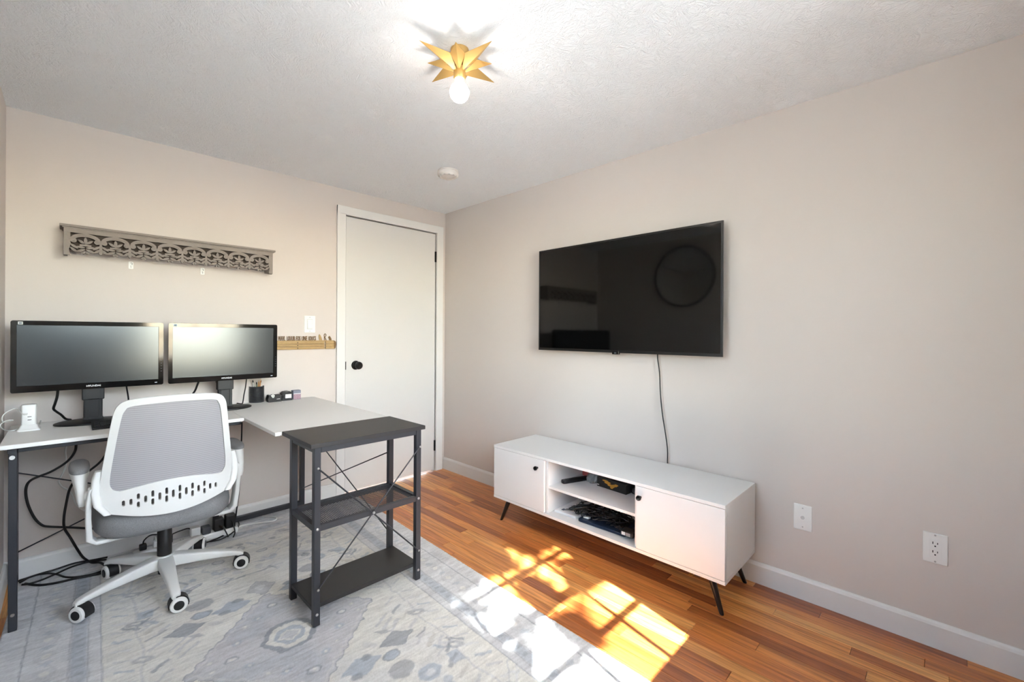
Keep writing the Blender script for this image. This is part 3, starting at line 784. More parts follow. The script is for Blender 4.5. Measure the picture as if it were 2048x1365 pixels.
    hc = [(-0.168, 0.536), (-0.08, 0.552), (0, 0.558), (0.08, 0.552), (0.168, 0.536), (0.19, 0.548), (0.198, 0.585), (0.186, 0.70), (0.170, 0.82), (0.158, 0.866), (0.13, 0.884), (0, 0.891), (-0.13, 0.884), (-0.158, 0.866), (-0.170, 0.82), (-0.186, 0.70), (-0.198, 0.585), (-0.19, 0.548)]
    hole = [(p.x, p.y) for p in catmull([Vector((x, z, 0)) for x, z in hc + hc[:1]], 4)[:-1]]
    slots = []
    for i in range(-7, 8):
        x = i * 0.0225; base = 0.494 - 0.15 * x * x * 2
        hh = 0.0115 + 0.0045 * math.cos(i / 7 * PI / 2)
        if i % 2 == 0 or abs(i) == 7: zs_ = [(base, hh)]
        else: zs_ = [(base + 0.0165, hh * 0.9), (base - 0.0165, hh * 0.9)]
        for (zc_, h_) in zs_: slots.append(rrect(x - 0.0048, zc_ - h_, x + 0.0048, zc_ + h_, 0.0046, 2))
    bm = plate(outer, [hole] + slots, 0.016, [i * 0.03 for i in range(-7, 8)], [0.45, 0.54, 0.6, 0.66, 0.72, 0.78, 0.84, 0.88])
    for v in bm.verts:
        x, z, t = v.co.x, v.co.y, v.co.z
        v.co = Vector((x + ox, bend(x, z) - t, z))
    mb = MB(); mb.bm.free(); mb.bm = bm
    bmesh.ops.recalc_face_normals(bm, faces=bm.faces)
    bk = mb.build('backrest_frame', M_CHAIRW, smooth=35, **P)
    bv = bk.modifiers.new('soft_edges', 'BEVEL'); bv.width = 0.003; bv.segments = 2; bv.limit_method = 'ANGLE'; bv.angle_limit = R(60)
    big = [(p[0] * 1.02, 0.715 + (p[1] - 0.715) * 1.015) for p in hole]
    bm = plate(big, [], 0.001, [i * 0.02 for i in range(-9, 10)], [0.55 + 0.03 * i for i in range(12)])
    for v in bm.verts:
        x, z, t = v.co.x, v.co.y, v.co.z
        v.co = Vector((x + ox, bend(x, z) - 0.007 - t, z))
    mb = MB(); mb.bm.free(); mb.bm = bm; mb.build('mesh_panel', M_MESH, smooth=50, **P)
    # lumbar strap behind the mesh, back spine
    for s in (-1, 1):
        # side wing of the back that carries the arm
        mb = MB(); rings = []
        for (x, y, z, w, d) in ((0.205, -0.235, 0.452, 0.012, 0.022), (0.232, -0.215, 0.49, 0.014, 0.026), (0.240, -0.205, 0.54, 0.014, 0.028), (0.236, -0.200, 0.59, 0.013, 0.026), (0.230, -0.205, 0.622, 0.010, 0.018)):
            rings.append([Vector((s * (x + px_) + ox, y + py_, z)) for (px_, py_) in rrect(-w, -d, w, d, 0.008, 3)])
        mb.loft(rings); mb.build('back_wing', M_CHAIRW, smooth=50, **P)
        mb = MB(); rings = []
        for (x, y, z, w, d) in ((0.15, -0.13, 0.318, 0.008, 0.03), (0.232, -0.135, 0.318, 0.008, 0.03), (0.254, -0.145, 0.342, 0.010, 0.03), (0.258, -0.165, 0.42, 0.009, 0.03), (0.258, -0.19, 0.50, 0.009, 0.028), (0.2505, -0.205, 0.56, 0.009, 0.024)):
            t = Vector((1, 0, 0)) if x < 0.25 else Vector((0, 0, 1))
            pr_ = rrect(-w, -d, w, d, 0.006, 3)
            if x < 0.25: rings.append([Vector((s * x + ox, y + q[1], z + q[0])) for q in pr_])
            else: rings.append([Vector((s * (x - q[0]) + ox, y + q[1], z + (q[0] * 0.4 if x < 0.265 else 0))) for q in pr_])
        mb.loft(rings); mb.build('arm_bracket', M_CHAIRW, smooth=50, **P)
        # flip-up arm: tapering body and pad
        mb = MB(); rings = []
        for (x, y, z, w, d) in ((0.276, -0.155, 0.482, 0.010, 0.016), (0.277, -0.150, 0.500, 0.014, 0.028), (0.279, -0.120, 0.540, 0.018, 0.050), (0.281, -0.06, 0.575, 0.025, 0.085), (0.282, -0.02, 0.596, 0.031, 0.112), (0.282, -0.02, 0.602, 0.031, 0.112)):
            rings.append([Vector((s * x + q[0] + ox, y + q[1], z)) for q in superellipse(w, d, 28, 2.6)])
        mb.loft(rings); arm = mb.build('armrest', M_CHAIRW, smooth=50, **P)
        mb = MB(); rings = []
        for (k, z) in ((1.0, 0.6025), (1.02, 0.61), (0.98, 0.618), (0.8, 0.624), (0.4, 0.626)):
            rings.append([Vector((s * 0.282 + q[0] + ox, -0.02 + q[1], z)) for q in superellipse(0.032 * k, 0.114 * k, 36, 2.6)])
        mb.loft(rings); mb.build('arm_pad', M_FABRIC, parent=arm, world=False, smooth=50)
        mb = MB(); mb.cyl((s * 0.254 + ox, -0.165, 0.52), (s * 0.270 + ox, -0.165, 0.52), 0.018, seg=20); mb.build('arm_pivot', M_CHAIRW, smooth=40, **P)
office_chair()

# ================================================================== MONITORS
def monitor(cx_, label, sticker, group):
    mo = thing('monitor', label, 'monitor', (cx_, -0.16, DT + 0.0006), 0, group)
    P = dict(parent=mo, world=False)
    W_, z0, z1, yf = 0.535, 0.168, 0.493, -0.045
    bm = plate(rrect(-W_ / 2, z0, W_ / 2, z1, 0.008, 4), [[(-W_ / 2 + 0.0185, z0 + 0.030), (W_ / 2 - 0.0205, z0 + 0.030), (W_ / 2 - 0.0205, z1 - 0.0205), (-W_ / 2 + 0.0185, z1 - 0.0205)]], 0.012)
    for v in bm.verts: v.co = Vector((v.co.x, yf + 0.012 - v.co.z, v.co.y))
    mb = MB(); mb.bm.free(); mb.bm = bm; bz = mb.build('bezel', M_BLKGL, **P)
    bv = bz.modifiers.new('soft_edges', 'BEVEL'); bv.width = 0.002; bv.segments = 2; bv.limit_method = 'ANGLE'; bv.angle_limit = R(50)
    mb = MB(); mb.box((-W_ / 2 + 0.018, yf + 0.004, z0 + 0.029), (W_ / 2 - 0.02, yf + 0.0115, z1 - 0.02)); mb.build('screen', M_SCREEN, **P)
    mb = MB(); mb.loft([[Vector((q[0], y, q[1])) for q in rrect(-W_ / 2 + i, z0 + i, W_ / 2 - i, z1 - i, 0.01, 3)] for (i, y) in ((0.002, yf + 0.0122), (0.006, yf + 0.028), (0.05, yf + 0.05))]); mb.build('back_shell', M_BLKPL, smooth=40, **P)
    # two-stage neck
    mb = MB()
    mb.box((-0.037, -0.022, 0.010), (0.037, 0.018, 0.025), 0.003); mb.box((-0.034, -0.020, 0.02), (0.034, 0.016, 0.125), 0.004); mb.box((-0.040, -0.025, 0.112), (0.040, 0.018, 0.172), 0.004)
    for s in (-1, 1): mb.box((s * 0.022 - 0.0012, -0.0262, 0.02), (s * 0.022 + 0.0012, -0.018, 0.17))
    mb.build('stand_neck', M_BLKPL, **P)
    mb = MB(); mb.box((-0.04, -0.004, 0.15), (0.04, 0.028, 0.30), 0.004); mb.build('stand_mount', M_BLKPL, **P)
    mb = MB(); rings = []
    for (k, z) in ((0.985, 0.0), (1.0, 0.003), (0.99, 0.007), (0.93, 0.010), (0.5, 0.014), (0.28, 0.016)):
        rings.append([Vector((q[0], q[1], z)) for q in superellipse(0.137 * k, 0.096 * k, 56, 2.0, 0, -0.005)])
    mb.loft(rings); mb.build('stand_base', M_BLKPL, smooth=40, **P)
    me = text_mesh('HYUNDAI', 0.0115, 0.0003, 1.0, 0.0003)
    me.transform(Matrix.Translation((0, yf - 0.0004, z0 + 0.0105)) @ Matrix.Rotation(PI / 2, 4, 'X'))
    link('logo_lettering', me, M_SCREENWHITE, mo, False)
    mb = MB(); mb.box((-W_ / 2 + 0.022, yf - 0.0006, z1 - 0.0175), (-W_ / 2 + 0.037, yf, z1 - 0.005)); st_ = mb.build('sticker', mat(*sticker), **P)
    mb = MB(); mb.box((-W_ / 2 + 0.025, yf - 0.0009, z1 - 0.0145), (-W_ / 2 + 0.034, yf - 0.0006, z1 - 0.008)); mb.build('sticker_print', mat('grey_print', (110, 118, 126), 0.6), parent=st_, world=False)
    mb = MB(); mb.box((W_ / 2 - 0.036, yf - 0.0005, z0 + 0.011), (W_ / 2 - 0.026, yf, z0 + 0.0145)); mb.build('power_light', mat('pale_led_lens', (214, 222, 228), 0.3), **P)
    for k in range(5):
        mb = MB(); mb.box((W_ / 2 - 0.012, yf - 0.0006, z0 + 0.070 + 0.014 * k), (W_ / 2 - 0.006, yf, z0 + 0.0715 + 0.014 * k)); mb.build('button_mark', mat('grey_print', (110, 118, 126), 0.6), **P)
    return mo
monitor(-2.252, 'black widescreen monitor in the left corner above the white power tower', ('white_sticker', (222, 222, 218), 0.5), 'monitors on the white desk')
monitor(-1.697, 'black widescreen monitor beside the pen cup, with bright screen reflection', ('pale_blue_sticker', (168, 196, 206), 0.5), 'monitors on the white desk')
def cord(name, pts, r, material, label, cat, group=None, parent=None, smooth=5):
    mb = MB(); mb.tube(pts, r, 8, smooth)
    o = mb.build(name, material, parent, smooth=60)
    if parent is None: tag(o, label, cat, group)
    return o

# ================================================================== TELEVISION
TVX = -0.08
tv = thing('television', 'large black flat television mounted on the wall', 'television', (0, -1.772, 1.08))
ty0, ty1, tz0, tz1 = -2.371, -1.173, 1.083, 1.757
bm = plate([(ty0, tz0), (ty1, tz0), (ty1, tz1), (ty0, tz1)], [[(ty0 + 0.010, tz0 + 0.016), (ty1 - 0.010, tz0 + 0.016), (ty1 - 0.010, tz1 - 0.010), (ty0 + 0.010, tz1 - 0.010)]], 0.010)
for v in bm.verts: v.co = Vector((TVX + 0.010 - v.co.z, v.co.x, v.co.y))
mb = MB(); mb.bm.free(); mb.bm = bm; mb.build('tv_bezel', mat('dark_tv_frame', (20, 20, 20), 0.3), tv)
b = MB(); b.box((TVX + 0.0015, ty0 + 0.009, tz0 + 0.015), (TVX + 0.009, ty1 - 0.009, tz1 - 0.009)); b.build('tv_screen', M_TV, tv)
b = MB(); b.loft([[Vector((x, q[0], q[1])) for q in rrect(ty0 + i, tz0 + i2, ty1 - i, tz1 - i, 0.01, 3)] for (i, i2, x) in ((0.001, 0.001, TVX + 0.0102), (0.004, 0.004, TVX + 0.022), (0.12, 0.06, TVX + 0.052))])
b.build('tv_back', M_BLKPL, tv, smooth=40)
b = MB(); b.box((-0.027, -2.0, 1.26), (-0.0005, -1.54, 1.60), 0.003); b.build('wall_mount', M_BLKMET, tv)
b = MB(); b.box((TVX - 0.004, -1.795, tz0 - 0.009), (TVX + 0.012, -1.750, tz0 + 0.012), 0.002); b.build('logo_tab', M_BLKGL, tv)
me = text_mesh('LG', 0.011, 0.0003, 1.0, 0.0002)
me.transform(Matrix.Translation((TVX - 0.0045, -1.7725, tz0 - 0.004)) @ Matrix.Rotation(-PI / 2, 4, 'Z') @ Matrix.Rotation(PI / 2, 4, 'X'))
link('logo_lettering', me, mat('grey_print', (110, 118, 126), 0.6), tv)
b = MB(); b.tube([(-0.05, -2.03, 1.13)] + [onx(px, py, -0.03) for px, py in ((1315, 712), (1319, 745), (1321, 790), (1325, 830), (1331, 868), (1335, 900))] + [(-0.012, -2.062, 0.46), (-0.011, -2.07, 0.40)], 0.0033, 8, 5)
b.build('power_cord', M_BLKCORD, tv, smooth=60)

# ================================================================== MEDIA CONSOLE
KX0, KX1, KY0, KY1, KZ0, KZ1 = -0.420, -0.018, -2.503, -1.097, 0.147, 0.482
con = thing('media_console', 'low white media console with two doors and tapered black legs', 'cabinet', ((KX0 + KX1) / 2, (KY0 + KY1) / 2, 0))
T = 0.016
DYL, DYR = -1.517, -2.096
b = MB(); b.box((KX0 - 0.001, KY0 - 0.001, KZ1 - T), (KX1, KY1 + 0.001, KZ1), 0.0015); b.build('top_board', M_LAM, con)
b = MB(); b.box((KX0, KY0 - 0.001, KZ0), (KX1, KY1 + 0.001, KZ0 + T), 0.0015); b.build('bottom_board', M_LAM, con)
for y in (KY0, KY1 - T):
    b = MB(); b.box((KX0 + 0.0175, y, KZ0 + T), (KX1, y + T, KZ1 - T)); b.build('side_panel', M_LAM, con)
for y in (DYL - T / 2 - 0.008, DYR - 0.008 + T / 2 ):
    b = MB(); b.box((KX0 + 0.0175, y - 0.001, KZ0 + T), (KX1 - 0.012, y + T - 0.001, KZ1 - T)); b.build('divider', M_LAM, con)
b = MB(); b.box((KX1 - 0.010, KY0 + T, KZ0 + T), (KX1, KY1 - T, KZ1 - T)); b.build('back_panel', M_LAM, con)
SHZ = 0.318
b = MB(); b.box((KX0 + 0.022, DYR + T + 0.0001, SHZ - 0.014), (KX1 - 0.012, DYL - T - 0.0001, SHZ)); b.build('shelf', M_LAM, con)
for (y0, y1, ky) in ((DYL + 0.001, KY1 - 0.001, None), (KY0 + 0.001, DYR - 0.001, None)):
    b = MB(); b.box((KX0, y0, KZ0 + T + 0.002), (KX0 + 0.0165, y1, KZ1 - T - 0.002), 0.001); d = b.build('door', M_LAM, con)
    kp = onx(1075, 936, KX0) if y0 > -1.7 else onx(1281, 995, KX0)
    b = MB(); b.lathe([(0.0, 0.0), (0.006, 0.0), (0.0055, 0.010), (0.011, 0.013), (0.013, 0.019), (0.011, 0.025), (0.0, 0.027)], (KX0, kp.y, kp.z), (-1, 0, 0), 24); b.build('knob', M_BLKGL, d, smooth=40)
for (x, y, tx, ty) in ((-0.355, -2.42, -0.381, -2.478), (-0.355, -1.18, -0.387, -1.134), (-0.085, -2.42, -0.050, -2.470), (-0.085, -1.18, -0.050, -1.134)):
    b = MB(); top = Vector((x, y, KZ0)); bot = Vector((tx, ty, 0.0))
    b.loft([[bot + Vector((0.008 * math.cos(t), 0.008 * math.sin(t), 0)) for t in [2 * PI * i / 16 for i in range(16)]],
            [bot + (top - bot) * 0.03 + Vector((0.0095 * math.cos(t), 0.0095 * math.sin(t), 0)) for t in [2 * PI * i / 16 for i in range(16)]],
            [top + Vector((0.017 * math.cos(t), 0.017 * math.sin(t), 0)) for t in [2 * PI * i / 16 for i in range(16)]]])
    b.build('leg', M_LEGWOOD, con, smooth=60)

# ---- things lying in the console
def at_shelf(px, py, dz=0.0): return onz(px, py, SHZ + dz)
BZ = KZ0 + T
def at_bot(px, py, dz=0.0): return onz(px, py, BZ + dz)
# remote stick
p0 = Vector((-0.305, -1.565, SHZ)); p1 = Vector((-0.10, -1.64, SHZ)); d = (p1 - p0).normalized(); L_ = 0.17
t = thing('remote_control', 'black remote control lying at the left end of the console shelf', 'remote', (p0.x, p0.y, SHZ))
nrm = Vector((-d.y, d.x, 0))
b = MB(); rr_ = [[p0 + d * (L_ * k) + nrm * q[0] + Vector((0, 0, q[1])) for q in rrect(-0.019 * w, 0.0003, 0.019 * w, 0.021, 0.007, 3)] for k, w in ((-0.02, 0.75), (0.0, 0.92), (0.06, 1.0), (0.94, 1.0), (1.0, 0.9))]
b.loft(rr_); b.build('remote_body', M_BLKPL, t, smooth=50)
b = MB(); c = p0 + d * 0.02 + Vector((0, 0, 0.0211)); b.cyl(c, c + Vector((0, 0, 0.0015)), 0.005, seg=16); b.build('button', M_BLKGL, t, smooth=50)
b = MB(); c = p0 + d * 0.05 + Vector((0, 0, 0.0211)); b.bar(c - d * 0.008, c + d * 0.008, 0.008, 0.003); b.build('button', M_BLKGL, t)
# small red box behind the remote
b = MB(); b.box((-0.10, -1.60, SHZ + 0.0002), (-0.045, -1.555, SHZ + 0.075), 0.002); tag(b.build('small_box', mat('red_carton', (168, 78, 74), 0.6)), 'small red box at the back of the console shelf', 'box')
# crumpled clear bag
b = MB(); r2 = random.Random(4); rings = []
bc = at_shelf(1173, 964)
for (k, z) in ((0.9, 0.0006), (1.05, 0.012), (1.0, 0.03), (0.85, 0.05), (0.6, 0.066), (0.25, 0.074)):
    rings.append([Vector((-0.135 + (0.052 * k + r2.uniform(-0.012, 0.012)) * math.cos(2 * PI * i / 22), -1.672 + (0.040 * k + r2.uniform(-0.012, 0.012)) * math.sin(2 * PI * i / 22), SHZ + max(0.0005, z + r2.uniform(-0.005, 0.005) * (z > 0.002)))) for i in range(22)])
b.loft(rings); tag(b.build('plastic_bag', M_BAG), 'crumpled clear plastic bag on the console shelf beside the remote', 'bag')
# black box with gold crest
A = at_shelf(1194, 972); B_ = at_shelf(1252, 991)
ax = (B_ - A); ax.z = 0; L_ = ax.length; ax.normalize(); ay = Vector((-ax.y, ax.x, 0))
if ay.x < 0: ay = -ay
bx = thing('black_box', 'flat black box printed with a gold crest on the console shelf', 'box', (A.x, A.y, SHZ))
b = MB(); mt4 = Matrix(((ax.x, ay.x, 0, A.x), (ax.y, ay.y, 0, A.y), (0, 0, 1, SHZ), (0, 0, 0, 1)))
b.box((0, 0, 0.0003), (L_, 0.13, 0.055), 0.0015, 2, mt4); b.build('box_body', mat('matte_black_card', (26, 24, 23), 0.6), bx)
b = MB()
for (cx_, cz_, ra, rb) in ((0.30, 0.043, 0.030, 0.006), (0.36, 0.034, 0.026, 0.007), (0.46, 0.026, 0.024, 0.008), (0.55, 0.024, 0.02, 0.010), (0.52, 0.015, 0.014, 0.008), (0.62, 0.030, 0.024, 0.007), (0.68, 0.036, 0.018, 0.006), (0.42, 0.038, 0.02, 0.005)):
    b.prism([(cx_ * L_ + ra * L_ / 0.25 * 0.9 * math.cos(2 * PI * i / 14), cz_ + rb * math.sin(2 * PI * i / 14) * 0.8) for i in range(14)], (Vector((A.x, A.y, SHZ)), ax, Vector((0, 0, 1)), -ay), 0.0001, 0.0006)
b.build('gold_crest', mat('gold_foil', (206, 152, 62), 0.4, 0.5), bx)
b = MB()
for k in range(2): b.prism([(0.03 * L_ + 0.03 * L_ * k + 0.004 * math.cos(2 * PI * i / 10), 0.011 + 0.003 * math.sin(2 * PI * i / 10)) for i in range(10)], (Vector((A.x, A.y, SHZ)), ax, Vector((0, 0, 1)), -ay), 0.0001, 0.0005)
b.build('small_print', M_SCREENWHITE, bx)
# round torch / handle beside it
tb = thing('hand_torch', 'black and silver hand torch at the right end of the console shelf', 'torch', (-0.30, -2.04, SHZ))
q0 = at_shelf(1258, 988) + Vector((0, 0, 0.019)); q1 = q0 + Vector((0.08, -0.035, 0)).normalized() * 0.02
dq = Vector((-0.55, -0.83, 0)).normalized()
b = MB(); b.cyl(q0 + Vector((0.03, 0, 0)), q0 + Vector((0.03, 0, 0)) + dq * 0.030, 0.0185, 0.0185, 20); b.build('torch_head', M_BLKPL, tb, smooth=40)
b = MB(); b.cyl(q0 + Vector((0.03, 0, 0)) + dq * 0.030, q0 + Vector((0.03, 0, 0)) + dq * 0.062, 0.014, 0.013, 20); b.build('torch_handle', M_STEEL, tb, smooth=40)

# white box / papers, laptop, cable tangle, adapter on the bottom board
w0 = at_bot(1116, 1019); 
wb = thing('white_box', 'flat white carton under the cables in the console', 'box', (w0.x, w0.y, BZ))
b = MB(); b.box((-0.36, -1.695, BZ + 0.0003), (-0.08, -1.545, BZ + 0.014), 0.0015); b.build('carton', mat('white_carton', (228, 228, 230), 0.55), wb)
b = MB(); b.prism(rrect(-0.012, -0.009, 0.012, 0.009, 0.003, 2), (Vector((-0.325, -1.585, BZ + 0.0141)), Vector((1, 0, 0)), Vector((0, 1, 0)), Vector((0, 0, 1))), 0, 0.0005); b.build('printed_mark', mat('slate_print', (80, 86, 104), 0.6), wb)
c0 = at_bot(1154, 1037, 0.016); c1 = at_bot(1250, 1070, 0.016)
ax = (c1 - c0); ax.z = 0; LL = 0.30; ax.normalize(); ay = Vector((-ax.y, ax.x, 0))
if ay.x < 0: ay = -ay
lap = thing('laptop', 'closed navy blue laptop on the bottom board of the console', 'laptop', (c1.x, c1.y, BZ))
org = c1 - ax * 0.285
mt4 = Matrix(((ax.x, ay.x, 0, org.x), (ax.y, ay.y, 0, org.y), (0, 0, 1, BZ), (0, 0, 0, 1)))
b = MB(); b.loft([[mt4 @ Vector((q[0], q[1], z)) for q in rrect(i, i, 0.285 - i, 0.2 - i, 0.012, 4)] for (i, z) in ((0.003, 0.0005), (0.0, 0.004), (0.0, 0.0078))]); b.build('laptop_base', M_NAVY, lap, smooth=40)
b = MB(); b.loft([[mt4 @ Vector((q[0], q[1], z)) for q in rrect(i, i, 0.285 - i, 0.2 - i, 0.012, 4)] for (i, z) in ((0.0005, 0.0088), (0.0, 0.012), (0.002, 0.0155))]); b.build('laptop_lid', M_NAVY, lap, smooth=40)
# bundle of black cables over the laptop and carton
r2 = random.Random(9)
tang = thing('cable_bundle', 'tangled bundle of black cables heaped on the laptop', 'cables', (-0.27, -1.80, BZ + 0.022))
for k in range(26):
    pts = []; ph = r2.uniform(0, 6.28)
    for i in range(11):
        s_ = i / 10
        y = -1.635 - 0.33 * s_ + r2.uniform(-0.015, 0.015); x = -0.31 + 0.10 * math.sin(s_ * 6.28 * r2.uniform(0.5, 1.3) + ph) * 0.5 + 0.035 * r2.uniform(-1, 1) + 0.03
        z = BZ + 0.0265 + (0.045 * math.sin(PI * s_) + 0.006) * (k / 26.0) + r2.uniform(0, 0.008)
        pts.append((x, max(min(y, -1.56), -2.045), z))
    b = MB(); b.tube(pts, r2.choice((0.0022, 0.0028, 0.0034)), 6, 4); b.build('cable', M_BLKCORD, tang, smooth=60)
ad = at_bot(1240, 1046, 0.03)
pb_ = thing('power_adapter', 'black power adapter with a white label on the laptop', 'adapter', (ad.x, ad.y, BZ + 0.016))
b = MB(); b.box((-0.375, -2.055, BZ + 0.0162), (-0.315, -1.985, BZ + 0.040), 0.004); b.build('adapter_body', M_BLKPL, pb_)
b = MB(); b.box((-0.3755, -2.012, BZ + 0.020), (-0.3749, -1.992, BZ + 0.036)); b.build('label_sticker', M_SCREENWHITE, pb_)
b = MB(); b.box((-0.3755, -2.040, BZ + 0.020), (-0.3749, -2.014, BZ + 0.036)); b.build('print_sticker', mat('grey_sticker', (150, 148, 146), 0.6), pb_)
wt = at_bot(1178, 1032, 0.03)
b = MB(); b.box((-0.345, -1.77, BZ + 0.0162), (-0.320, -1.735, BZ + 0.0265), 0.003); tag(b.build('white_plug', M_WHPL), 'small white plug among the cables near the laptop corner', 'plug')
# plug dangling under the console
pl = thing('dangling_plug', 'plug with bare brass prongs showing below the console', 'plug', (-0.36, -2.36, 0.115))
b = MB(); b.box((-0.375, -2.385, 0.118), (-0.345, -2.345, 0.1465), 0.003); b.build('plug_body', M_BLKPL, pl)
for k in range(2):
    b = MB(); b.bar((-0.37, -2.352 - 0.012 * k, 0.13), (-0.392, -2.337 - 0.012 * k, 0.118), 0.005, 0.0015); b.build('prong', mat('brass', (206, 168, 104), 0.3, 1.0), pl)

# ================================================================== CEILING LIGHT
LC = Vector((-1.319, -1.856, 0))
li = thing('ceiling_light', 'gold folded star ceiling light with one bare bulb', 'ceiling light', (LC.x, LC.y, H))
b = MB(); b.lathe([(0, 0), (0.034, 0), (0.034, -0.010), (0.028, -0.026), (0.018, -0.055), (0, -0.055)], (LC.x, LC.y, H), (0, 0, 1), 28); b.build('canopy', M_GOLD, li, smooth=40)
def star_point(ang, rad, tipz, vr, vz, name):
    d = Vector((math.cos(ang), math.sin(ang), 0)); n0 = Vector((math.cos(ang - PI / 8), math.sin(ang - PI / 8), 0)); n1 = Vector((math.cos(ang + PI / 8), math.sin(ang + PI / 8), 0))
    hub = LC + Vector((0, 0, 2.166)); tip = LC + d * rad + Vector((0, 0, tipz)); v0 = LC + n0 * vr + Vector((0, 0, vz)); v1 = LC + n1 * vr + Vector((0, 0, vz))
    hb = LC + d * 0.012 + Vector((0, 0, 2.164))
    mb = MB(); th_ = Vector((0, 0, 0.0018)); bm = mb.bm
    lo = [bm.verts.new(p) for p in (hb, v0, tip, v1)]; hi = [bm.verts.new(p + th_) for p in (hb, v0, tip, v1)]
    bm.faces.new((lo[0], lo[1], lo[2])); bm.faces.new((lo[0], lo[2], lo[3])); bm.faces.new((hi[0], hi[2], hi[1])); bm.faces.new((hi[0], hi[3], hi[2]))
    for i in range(4):
        j = (i + 1) % 4; bm.faces.new((lo[j], lo[i], hi[i], hi[j]))
    mb.build(name, M_GOLD, li)
for k in range(8):
    long_ = k % 2 == 0
    star_point(k * PI / 4, 0.176 if long_ else 0.119, 2.200 if long_ else 2.199, 0.0705, 2.197, 'star_point')
b = MB(); b.lathe([(0.0, 2.185), (0.020, 2.185), (0.022, 2.166), (0.0225, 2.146), (0.019, 2.140), (0.0, 2.140)], (LC.x, LC.y, 0), (0, 0, 1), 28); b.build('socket', M_GOLD, li, smooth=40)
b = MB(); b.lathe([(0.0, 2.139), (0.0135, 2.139), (0.0145, 2.132), (0.021, 2.122), (0.031, 2.110), (0.0365, 2.096), (0.0365, 2.088), (0.032, 2.073), (0.022, 2.062), (0.010, 2.0575), (0.0, 2.057)], (LC.x, LC.y, 0), (0, 0, 1), 32)
b.build('bulb', emission('lit_bulb_glass', (255, 242, 228), BULB_STRENGTH), li, smooth=60)

# ================================================================== SMOKE DETECTOR
sm = thing('smoke_detector', 'round off-white smoke detector on the ceiling near the corner', 'smoke detector', (-0.606, -0.842, H))
b = MB(); b.lathe([(0, 0), (0.066, 0), (0.066, -0.006), (0.062, -0.008), (0.062, -0.011), (0, -0.011)], (-0.606, -0.842, H), (0, 0, 1), 40); b.build('mounting_plate', M_SMOKE, sm, smooth=40)
b = MB(); b.lathe([(0, -0.011), (0.068, -0.011), (0.069, -0.024), (0.066, -0.032), (0.056, -0.040), (0.050, -0.040), (0.048, -0.037), (0.03, -0.041), (0, -0.043)], (-0.606, -0.842, H), (0, 0, 1), 40); b.build('cover', M_SMOKE, sm, smooth=35)
b = MB(); b.cyl((-0.585, -0.872, H - 0.042), (-0.585, -0.872, H - 0.0435), 0.006, seg=14); b.build('test_button', M_SMOKE, sm, smooth=40)
b = MB()
for k in range(12):
    a = R(30 * k); b.bar((-0.606 + 0.052 * math.cos(a), -0.842 + 0.052 * math.sin(a), H - 0.0405), (-0.606 + 0.060 * math.cos(a), -0.842 + 0.060 * math.sin(a), H - 0.037), 0.012, 0.002)
b.build('vent_slots', mat('shadow_grey_plastic', (205, 200, 194), 0.6), sm)

